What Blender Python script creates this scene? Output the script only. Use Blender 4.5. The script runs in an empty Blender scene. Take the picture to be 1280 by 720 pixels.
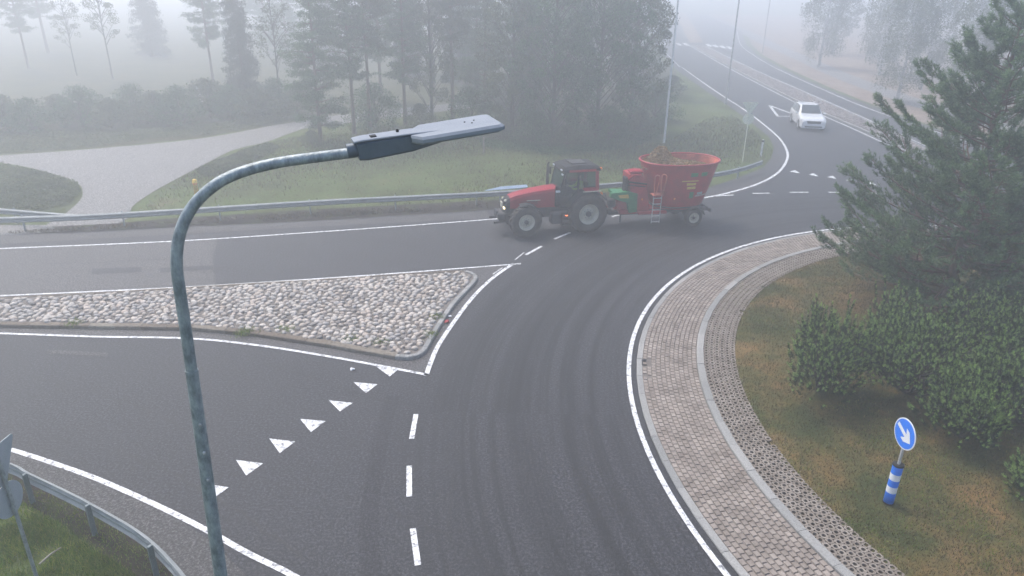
import bpy, bmesh, math, random
import numpy as np
from mathutils import Vector, Matrix
from mathutils.geometry import tessellate_polygon
R = math.radians
scene = bpy.context.scene
col = scene.collection

# ------------------------------------------------------------ camera, sky, sun, exposure
HAZE = 0.0093
CAM_H = 10.5; FPX = 903.0; PITCH = R(23.35); ROLL = R(1.0)
cam_data = bpy.data.cameras.new('camera'); cam = bpy.data.objects.new('camera', cam_data); col.objects.link(cam)
cam_data.sensor_width = 36.0; cam_data.lens = 36.0 * FPX / 1280.0
cam_data.clip_end = 3000; cam_data.clip_start = 0.1
_c, _s = math.cos(PITCH), math.sin(PITCH)
fwd = Vector((0, _c, -_s)); up0 = Vector((0, _s, _c)); rt0 = Vector((1, 0, 0))
cr, sr = math.cos(ROLL), math.sin(ROLL)
rt = rt0 * cr + up0 * sr; up = up0 * cr - rt0 * sr
M = Matrix((rt, up, -fwd)).transposed().to_4x4(); M.translation = Vector((0, 0, CAM_H))
cam.matrix_world = M
scene.camera = cam

world = bpy.data.worlds.new('World'); scene.world = world; world.use_nodes = True
wn = world.node_tree; bg = wn.nodes['Background']
sky = wn.nodes.new('ShaderNodeTexSky'); sky.sky_type = 'NISHITA'; sky.sun_disc = False
SUN_EL, SUN_AZ = R(58), R(-48)          # azimuth measured from +Y towards +X
sky.sun_elevation = SUN_EL; sky.sun_rotation = SUN_AZ
sky.air_density = 1.0; sky.dust_density = 2.0; sky.ozone_density = 1.0
wn.links.new(sky.outputs[0], bg.inputs[0]); bg.inputs[1].default_value = 0.105
sd = bpy.data.lights.new('sun', 'SUN'); sd.energy = 1.5; sd.angle = R(24); sd.color = (1.0, 0.94, 0.86)
sun = bpy.data.objects.new('sun', sd); col.objects.link(sun)
sdir = Vector((math.sin(SUN_AZ) * math.cos(SUN_EL), math.cos(SUN_AZ) * math.cos(SUN_EL), math.sin(SUN_EL)))
sun.rotation_euler = sdir.to_track_quat('Z', 'Y').to_euler(); sun.location = (0, 0, 60)
vs = scene.view_settings
vs.view_transform = 'Standard'; vs.look = 'None'; vs.exposure = 1.42; vs.gamma = 1.0; vs.use_curve_mapping = False
scene.cycles.max_bounces = 10; scene.cycles.volume_bounces = 8
scene.cycles.transparent_max_bounces = 12
scene.cycles.use_denoising = True

# ------------------------------------------------------------ image point on the ground
def ray(px, py):
    x = (px - 640) / FPX; y = (360 - py) / FPX
    return rt * x + up * y + fwd
def G(px, py, z=0.0):
    d = ray(px, py); t = (z - CAM_H) / d.z
    return Vector((d.x * t, d.y * t, z))
def onplane(px, py, p0, phi):
    d = ray(px, py); n = Vector((-math.sin(phi), math.cos(phi), 0))
    t = n.dot(Vector((p0[0], p0[1], 0))) / n.dot(d)
    return Vector((0, 0, CAM_H)) + d * t

# ------------------------------------------------------------ mesh helpers
class MB:
    def __init__(s): s.v = []; s.f = []; s.m = []; s.sm = []
    def add(s, vs_, fs, mi=0, smooth=False):
        o = len(s.v); s.v += [tuple(p) for p in vs_]
        for f in fs: s.f.append(tuple(i + o for i in f)); s.m.append(mi); s.sm.append(smooth)
    def box(s, c, d, rot=None, mi=0, taper=1.0):
        pts = []
        for z in (-.5, .5):
            k = taper if z > 0 else 1.0
            for x, y in ((-.5, -.5), (.5, -.5), (.5, .5), (-.5, .5)):
                pts.append(Vector((x * d[0] * k, y * d[1] * k, z * d[2])))
        if rot is not None: pts = [rot @ p for p in pts]
        c = Vector(c); pts = [p + c for p in pts]
        s.add(pts, [(3, 2, 1, 0), (4, 5, 6, 7), (0, 1, 5, 4), (1, 2, 6, 5), (2, 3, 7, 6), (3, 0, 4, 7)], mi)
    def cbox(s, c, d, b, rot=None, mi=0):      # box with chamfered edges
        hx, hy, hz = d[0] / 2, d[1] / 2, d[2] / 2; b = min(b, hx * .95, hy * .95, hz * .95)
        bm = bmesh.new(); pts = []
        for sx in (-1, 1):
            for sy in (-1, 1):
                for sz in (-1, 1):
                    for q in ((hx, hy - b, hz - b), (hx - b, hy, hz - b), (hx - b, hy - b, hz)):
                        pts.append(bm.verts.new((sx * q[0], sy * q[1], sz * q[2])))
        bmesh.ops.convex_hull(bm, input=pts)
        bm.verts.index_update(); c = Vector(c)
        vv = [(rot @ v.co if rot is not None else v.co) + c for v in bm.verts]
        s.add(vv, [tuple(v.index for v in f.verts) for f in bm.faces], mi); bm.free()
    def hull(s, pts, mi=0, smooth=False):
        bm = bmesh.new(); vv = [bm.verts.new(p) for p in pts]
        bmesh.ops.convex_hull(bm, input=vv)
        loose = [v for v in bm.verts if not v.link_faces]
        for v in loose: bm.verts.remove(v)
        bm.verts.index_update()
        s.add([v.co.copy() for v in bm.verts], [tuple(v.index for v in f.verts) for f in bm.faces], mi, smooth); bm.free()
    def tube(s, path, rad, n=10, mi=0, cap=True, smooth=True):
        path = [Vector(p) for p in path]
        if not hasattr(rad, '__len__'): rad = [rad] * len(path)
        ref = None; rings = []
        for i, p in enumerate(path):
            t = (path[min(i + 1, len(path) - 1)] - path[max(i - 1, 0)]).normalized()
            if ref is None:
                ref = t.cross(Vector((0, 0, 1)));
                if ref.length < .1: ref = t.cross(Vector((1, 0, 0)))
            ref = (ref - t * ref.dot(t)).normalized(); b = t.cross(ref)
            rings.append([p + (ref * math.cos(a) + b * math.sin(a)) * rad[i] for a in [2 * math.pi * k / n for k in range(n)]])
        vv = [q for r_ in rings for q in r_]; fs = []
        for i in range(len(path) - 1):
            for k in range(n):
                fs.append((i * n + k, i * n + (k + 1) % n, (i + 1) * n + (k + 1) % n, (i + 1) * n + k))
        s.add(vv, fs, mi, smooth)
        if cap:
            s.add(rings[0], [tuple(range(n))[::-1]], mi); s.add(rings[-1], [tuple(range(n))], mi)
    def lathe(s, prof, center, axis, n=32, mi=0, smooth=True):     # prof: (radius, offset along axis)
        ax = Vector(axis).normalized(); c = Vector(center)
        r1 = ax.orthogonal().normalized(); r2 = ax.cross(r1)
        vv = []
        for (r, a) in prof:
            for k in range(n):
                t = 2 * math.pi * k / n
                vv.append(c + ax * a + (r1 * math.cos(t) + r2 * math.sin(t)) * max(r, 1e-4))
        fs = []
        for i in range(len(prof) - 1):
            for k in range(n):
                fs.append((i * n + k, i * n + (k + 1) % n, (i + 1) * n + (k + 1) % n, (i + 1) * n + k))
        s.add(vv, fs, mi, smooth)
    def prism(s, pts, lo, hi, axis='z', mi=0):   # 2-D outline pushed along an axis
        def mk(p, h):
            if axis == 'z': return (p[0], p[1], h)
            if axis == 'y': return (p[0], h, p[1])
            return (h, p[0], p[1])
        n = len(pts); vv = [mk(p, lo) for p in pts] + [mk(p, hi) for p in pts]
        tris = tessellate_polygon([[Vector((p[0], p[1], 0)) for p in pts]])
        fs = [tuple(t) for t in tris] + [tuple(i + n for i in t[::-1]) for t in tris]
        fs += [(i, (i + 1) % n, (i + 1) % n + n, i + n) for i in range(n)]
        s.add(vv, fs, mi)
    def build(s, name, mats, parent=None, fix=True):
        me = bpy.data.meshes.new(name); me.from_pydata(s.v, [], s.f)
        if not isinstance(mats, (list, tuple)): mats = [mats]
        for m in mats: me.materials.append(m)
        me.polygons.foreach_set('material_index', s.m); me.polygons.foreach_set('use_smooth', s.sm)
        if fix:
            bm = bmesh.new(); bm.from_mesh(me); bmesh.ops.recalc_face_normals(bm, faces=bm.faces); bm.to_mesh(me); bm.free()
        me.update()
        o = bpy.data.objects.new(name, me); col.objects.link(o)
        if parent is not None: o.parent = parent
        return o
def np_obj(name, verts, k, mat, parent=None, smooth=False, idx=None):
    """mesh of separate k-gons from an (n*k,3) array"""
    n = len(verts) // k
    me = bpy.data.meshes.new(name); me.vertices.add(n * k); me.vertices.foreach_set('co', np.ascontiguousarray(verts, dtype=np.float32).ravel())
    me.loops.add(n * k); me.loops.foreach_set('vertex_index', np.arange(n * k, dtype=np.int32))
    me.polygons.add(n); me.polygons.foreach_set('loop_start', np.arange(0, n * k, k, dtype=np.int32))
    me.update(calc_edges=True)
    for m_ in (mat if isinstance(mat, (list, tuple)) else [mat]): me.materials.append(m_)
    if idx is not None: me.polygons.foreach_set('material_index', idx)
    o = bpy.data.objects.new(name, me); col.objects.link(o)
    if parent is not None: o.parent = parent
    return o
def tag(o, label, cat, group=None):
    o['label'] = label; o['category'] = cat
    if group: o['group'] = group
    return o
def thing(name, label, cat, loc=(0, 0, 0), rz=0.0, group=None):
    o = bpy.data.objects.new(name, None); col.objects.link(o); o.empty_display_size = .3
    o.location = loc; o.rotation_euler = (0, 0, rz)
    return tag(o, label, cat, group)
def struct(o, kind='structure'): o['kind'] = kind; return o
def smooth_path(pts, n=6):
    pts = [Vector(p) for p in pts]; out = []
    for i in range(len(pts) - 1):
        p0 = pts[max(i - 1, 0)]; p1 = pts[i]; p2 = pts[i + 1]; p3 = pts[min(i + 2, len(pts) - 1)]
        for k in range(n):
            t = k / n
            out.append(.5 * ((2 * p1) + (p2 - p0) * t + (2 * p0 - 5 * p1 + 4 * p2 - p3) * t * t + (3 * p1 - p0 - 3 * p2 + p3) * t ** 3))
    out.append(pts[-1]); return out
def flat(mb, pts, z, mi=0):
    tris = tessellate_polygon([[Vector((p[0], p[1], 0)) for p in pts]])
    mb.add([(p[0], p[1], z) for p in pts], [tuple(t) for t in tris], mi)
def strip(mb, path, w, z, mi=0):
    path = [Vector((p[0], p[1], 0)) for p in path]; L = []; Rr = []
    for i, p in enumerate(path):
        t = (path[min(i + 1, len(path) - 1)] - path[max(i - 1, 0)]).normalized(); nrm = Vector((-t.y, t.x, 0))
        L.append(p + nrm * w / 2); Rr.append(p - nrm * w / 2)
    n = len(path); vv = [(p.x, p.y, z) for p in L + Rr]
    mb.add(vv, [(i, i + n, i + 1 + n, i + 1) for i in range(n - 1)], mi)

# ------------------------------------------------------------ materials
def mat(name, c, rough=.7, metal=0., var=None, vscale=3., bump=0., bscale=40., coat=0., stretch=None, emit=0., detail=6, spec=.5):
    m = bpy.data.materials.new(name); m.use_nodes = True; nt = m.node_tree; b = nt.nodes['Principled BSDF']
    b.inputs['Base Color'].default_value = (*c, 1); b.inputs['Roughness'].default_value = rough; b.inputs['Metallic'].default_value = metal
    b.inputs['Coat Weight'].default_value = coat; b.inputs['Specular IOR Level'].default_value = spec
    if emit: b.inputs['Emission Color'].default_value = (*c, 1); b.inputs['Emission Strength'].default_value = emit
    tc = nt.nodes.new('ShaderNodeTexCoord'); co = tc.outputs['Object']
    if stretch:
        mp = nt.nodes.new('ShaderNodeMapping'); mp.inputs['Scale'].default_value = stretch; nt.links.new(co, mp.inputs[0]); co = mp.outputs[0]
    if var:
        n = nt.nodes.new('ShaderNodeTexNoise'); n.inputs['Scale'].default_value = vscale; n.inputs['Detail'].default_value = detail; n.inputs['Roughness'].default_value = .65
        nt.links.new(co, n.inputs['Vector'])
        r_ = nt.nodes.new('ShaderNodeValToRGB'); r_.color_ramp.elements[0].position = .35; r_.color_ramp.elements[1].position = .65
        r_.color_ramp.elements[0].color = (*c, 1); r_.color_ramp.elements[1].color = (*var, 1)
        nt.links.new(n.outputs['Fac'], r_.inputs[0]); nt.links.new(r_.outputs[0], b.inputs['Base Color'])
    if bump:
        n2 = nt.nodes.new('ShaderNodeTexNoise'); n2.inputs['Scale'].default_value = bscale; n2.inputs['Detail'].default_value = 4
        nt.links.new(co, n2.inputs['Vector']); bp = nt.nodes.new('ShaderNodeBump'); bp.inputs['Strength'].default_value = bump; bp.inputs['Distance'].default_value = .02
        nt.links.new(n2.outputs['Fac'], bp.inputs['Height']); nt.links.new(bp.outputs[0], b.inputs['Normal'])
    return m
def N(nt, t, **kw):
    n = nt.nodes.new(t)
    for k, v in kw.items():
        if k in n.inputs.keys(): n.inputs[k].default_value = v
        else: setattr(n, k, v)
    return n
def ramp(nt, src, stops):
    r_ = nt.nodes.new('ShaderNodeValToRGB'); e = r_.color_ramp.elements
    while len(e) < len(stops): e.new(.5)
    for i, (p, c) in enumerate(stops): e[i].position = p; e[i].color = (*c, 1) if len(c) == 3 else c
    nt.links.new(src, r_.inputs[0]); return r_.outputs[0]
def mixc(nt, fac, a, b, mode='MIX'):
    m = nt.nodes.new('ShaderNodeMix'); m.data_type = 'RGBA'; m.blend_type = mode
    for s_, v in ((0, fac), (6, a), (7, b)):
        if isinstance(v, (int, float)): m.inputs[s_].default_value = v
        elif isinstance(v, tuple): m.inputs[s_].default_value = (*v, 1)
        else: nt.links.new(v, m.inputs[s_])
    return m.outputs[2]
CX, CY = 19.8, 16.07                      # centre of the roundabout
def asphalt(name, base, light, tracks=True):
    m = bpy.data.materials.new(name); m.use_nodes = True; nt = m.node_tree; b = nt.nodes['Principled BSDF']; L = nt.links
    geo = N(nt, 'ShaderNodeNewGeometry'); pos = geo.outputs['Position']
    grain = N(nt, 'ShaderNodeTexNoise', Scale=17., Detail=5., Roughness=.85); L.new(pos, grain.inputs['Vector'])
    blot = N(nt, 'ShaderNodeTexNoise', Scale=.35, Detail=5., Roughness=.6); L.new(pos, blot.inputs['Vector'])
    c0 = ramp(nt, grain.outputs['Fac'], [(.40, tuple(x * .08 for x in base)), (.5, base), (.60, tuple(x * 3.4 for x in light))])
    c1 = mixc(nt, ramp(nt, blot.outputs['Fac'], [(.35, (0, 0, 0)), (.7, (.45, .45, .45))]), c0, light)
    if tracks:
        sub = N(nt, 'ShaderNodeVectorMath', operation='SUBTRACT'); L.new(pos, sub.inputs[0]); sub.inputs[1].default_value = (CX, CY, 0)
        ln = N(nt, 'ShaderNodeVectorMath', operation='LENGTH'); L.new(sub.outputs[0], ln.inputs[0])
        sep = N(nt, 'ShaderNodeSeparateXYZ'); L.new(sub.outputs[0], sep.inputs[0])
        at = N(nt, 'ShaderNodeMath', operation='ARCTAN2'); L.new(sep.outputs[1], at.inputs[0]); L.new(sep.outputs[0], at.inputs[1])
        # wobble of the radius
        cmb = N(nt, 'ShaderNodeCombineXYZ'); 
        mr = N(nt, 'ShaderNodeMath', operation='MULTIPLY'); L.new(ln.outputs['Value'], mr.inputs[0]); mr.inputs[1].default_value = 4.6
        ma = N(nt, 'ShaderNodeMath', operation='MULTIPLY'); L.new(at.outputs[0], ma.inputs[0]); ma.inputs[1].default_value = .9
        L.new(mr.outputs[0], cmb.inputs[0]); L.new(ma.outputs[0], cmb.inputs[1])
        st = N(nt, 'ShaderNodeTexNoise', Scale=1.0, Detail=5., Roughness=.7, Distortion=.25); L.new(cmb.outputs[0], st.inputs['Vector'])
        stf = ramp(nt, st.outputs['Fac'], [(.44, (0, 0, 0)), (.60, (1, 1, 1))])
        band = N(nt, 'ShaderNodeMapRange'); L.new(ln.outputs['Value'], band.inputs[0]); band.inputs[1].default_value = 22.9; band.inputs[2].default_value = 21.2
        mm = N(nt, 'ShaderNodeMath', operation='MULTIPLY'); L.new(band.outputs[0], mm.inputs[0]); L.new(stf, mm.inputs[1])
        m2 = N(nt, 'ShaderNodeMath', operation='MULTIPLY'); L.new(mm.outputs[0], m2.inputs[0]); m2.inputs[1].default_value = .78
        c1 = mixc(nt, m2.outputs[0], c1, tuple(x * .42 for x in base))
        # dark polished wheel tracks at given radii
        for rad, wd, am in ((21.3, .45, .35), (19.6, .5, .5), (18.3, .4, .45)):
            d_ = N(nt, 'ShaderNodeMath', operation='SUBTRACT'); L.new(ln.outputs['Value'], d_.inputs[0]); d_.inputs[1].default_value = rad
            dn = N(nt, 'ShaderNodeMath', operation='MULTIPLY_ADD'); L.new(blot.outputs['Fac'], dn.inputs[0]); dn.inputs[1].default_value = 1.0; L.new(d_.outputs[0], dn.inputs[2])
            sb = N(nt, 'ShaderNodeMath', operation='SUBTRACT'); L.new(dn.outputs[0], sb.inputs[0]); sb.inputs[1].default_value = .5
            ab = N(nt, 'ShaderNodeMath', operation='ABSOLUTE'); L.new(sb.outputs[0], ab.inputs[0])
            mr_ = N(nt, 'ShaderNodeMapRange', interpolation_type='SMOOTHSTEP'); L.new(ab.outputs[0], mr_.inputs[0]); mr_.inputs[1].default_value = wd; mr_.inputs[2].default_value = 0; mr_.inputs[3].default_value = 0; mr_.inputs[4].default_value = am
            c1 = mixc(nt, mr_.outputs[0], c1, tuple(x * .45 for x in base))
    L.new(c1, b.inputs['Base Color'])
    b.inputs['Roughness'].default_value = .72
    bp = N(nt, 'ShaderNodeBump', Strength=.6, Distance=.02); L.new(grain.outputs['Fac'], bp.inputs['Height']); L.new(bp.outputs[0], b.inputs['Normal'])
    return m
def grassmat(name, stops, sc=.5, fine=9., bump=.8):
    m = bpy.data.materials.new(name); m.use_nodes = True; nt = m.node_tree; b = nt.nodes['Principled BSDF']; L = nt.links
    geo = N(nt, 'ShaderNodeNewGeometry'); pos = geo.outputs['Position']
    n1 = N(nt, 'ShaderNodeTexNoise', Scale=sc, Detail=7., Roughness=.68); L.new(pos, n1.inputs['Vector'])
    n2 = N(nt, 'ShaderNodeTexNoise', Scale=fine, Detail=8., Roughness=.8); L.new(pos, n2.inputs['Vector'])
    c = ramp(nt, n1.outputs['Fac'], stops)
    c = mixc(nt, .75, c, ramp(nt, n2.outputs['Fac'], [(.3, (.45, .45, .42)), (.5, (1, 1, 1)), (.72, (1.7, 1.65, 1.4))]), 'MULTIPLY')
    L.new(c, b.inputs['Base Color']); b.inputs['Roughness'].default_value = .95; b.inputs['Specular IOR Level'].default_value = .15
    bp = N(nt, 'ShaderNodeBump', Strength=bump, Distance=.06); L.new(n2.outputs['Fac'], bp.inputs['Height']); L.new(bp.outputs[0], b.inputs['Normal'])
    return m
def islandmat(name, stops, rough=.85, nz=0., nscale=14., bump=.3):
    """a colour of its own for every brick, stone, leaf or needle"""
    m = bpy.data.materials.new(name); m.use_nodes = True; nt = m.node_tree; b = nt.nodes['Principled BSDF']; L = nt.links
    geo = N(nt, 'ShaderNodeNewGeometry')
    c = ramp(nt, geo.outputs['Random Per Island'], stops)
    if nz:
        n2 = N(nt, 'ShaderNodeTexNoise', Scale=nscale, Detail=6., Roughness=.7); L.new(geo.outputs['Position'], n2.inputs['Vector'])
        c = mixc(nt, nz, c, ramp(nt, n2.outputs['Fac'], [(.3, (.4, .38, .36)), (.5, (1, 1, 1)), (.75, (1.5, 1.5, 1.5))]), 'MULTIPLY')
        bp = N(nt, 'ShaderNodeBump', Strength=bump, Distance=.01); L.new(n2.outputs['Fac'], bp.inputs['Height']); L.new(bp.outputs[0], b.inputs['Normal'])
    L.new(c, b.inputs['Base Color']); b.inputs['Roughness'].default_value = rough; b.inputs['Specular IOR Level'].default_value = .3
    return m
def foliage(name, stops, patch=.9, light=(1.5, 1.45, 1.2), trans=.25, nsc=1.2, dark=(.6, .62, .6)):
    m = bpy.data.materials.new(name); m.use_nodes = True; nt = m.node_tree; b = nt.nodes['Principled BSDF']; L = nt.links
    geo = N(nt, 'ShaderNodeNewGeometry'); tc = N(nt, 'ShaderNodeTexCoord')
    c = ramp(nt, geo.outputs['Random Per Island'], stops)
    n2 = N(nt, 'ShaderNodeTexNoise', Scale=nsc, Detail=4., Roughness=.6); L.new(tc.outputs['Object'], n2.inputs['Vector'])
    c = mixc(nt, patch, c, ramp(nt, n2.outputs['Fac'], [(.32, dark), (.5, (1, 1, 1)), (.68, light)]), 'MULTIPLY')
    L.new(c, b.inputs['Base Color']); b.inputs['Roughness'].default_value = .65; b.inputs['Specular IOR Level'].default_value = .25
    if trans:
        tr = N(nt, 'ShaderNodeBsdfTranslucent'); L.new(c, tr.inputs[0]); mx = N(nt, 'ShaderNodeMixShader'); mx.inputs[0].default_value = trans
        L.new(b.outputs[0], mx.inputs[1]); L.new(tr.outputs[0], mx.inputs[2]); L.new(mx.outputs[0], nt.nodes['Material Output'].inputs[0])
    return m
def glassmat(name, tint, fac=.35):
    m = bpy.data.materials.new(name); m.use_nodes = True; nt = m.node_tree; b = nt.nodes['Principled BSDF']
    b.inputs['Base Color'].default_value = (*tint, 1); b.inputs['Roughness'].default_value = .08; b.inputs['Specular IOR Level'].default_value = .9
    tr = N(nt, 'ShaderNodeBsdfTransparent'); tr.inputs[0].default_value = (.75, .85, .82, 1); mx = N(nt, 'ShaderNodeMixShader'); mx.inputs[0].default_value = fac
    nt.links.new(tr.outputs[0], mx.inputs[1]); nt.links.new(b.outputs[0], mx.inputs[2]); nt.links.new(mx.outputs[0], nt.nodes['Material Output'].inputs[0])
    return m
def paintmark(name, worn=.5, sc=7.):
    m = bpy.data.materials.new(name); m.use_nodes = True; nt = m.node_tree; b = nt.nodes['Principled BSDF']; L = nt.links
    geo = N(nt, 'ShaderNodeNewGeometry'); n1 = N(nt, 'ShaderNodeTexNoise', Scale=sc, Detail=8., Roughness=.8); L.new(geo.outputs['Position'], n1.inputs['Vector'])
    c = ramp(nt, n1.outputs['Fac'], [(worn - .12, (.10, .10, .11)), (worn, (.66, .66, .66)), (worn + .15, (.82, .82, .82))])
    L.new(c, b.inputs['Base Color']); b.inputs['Roughness'].default_value = .6
    return m

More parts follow.
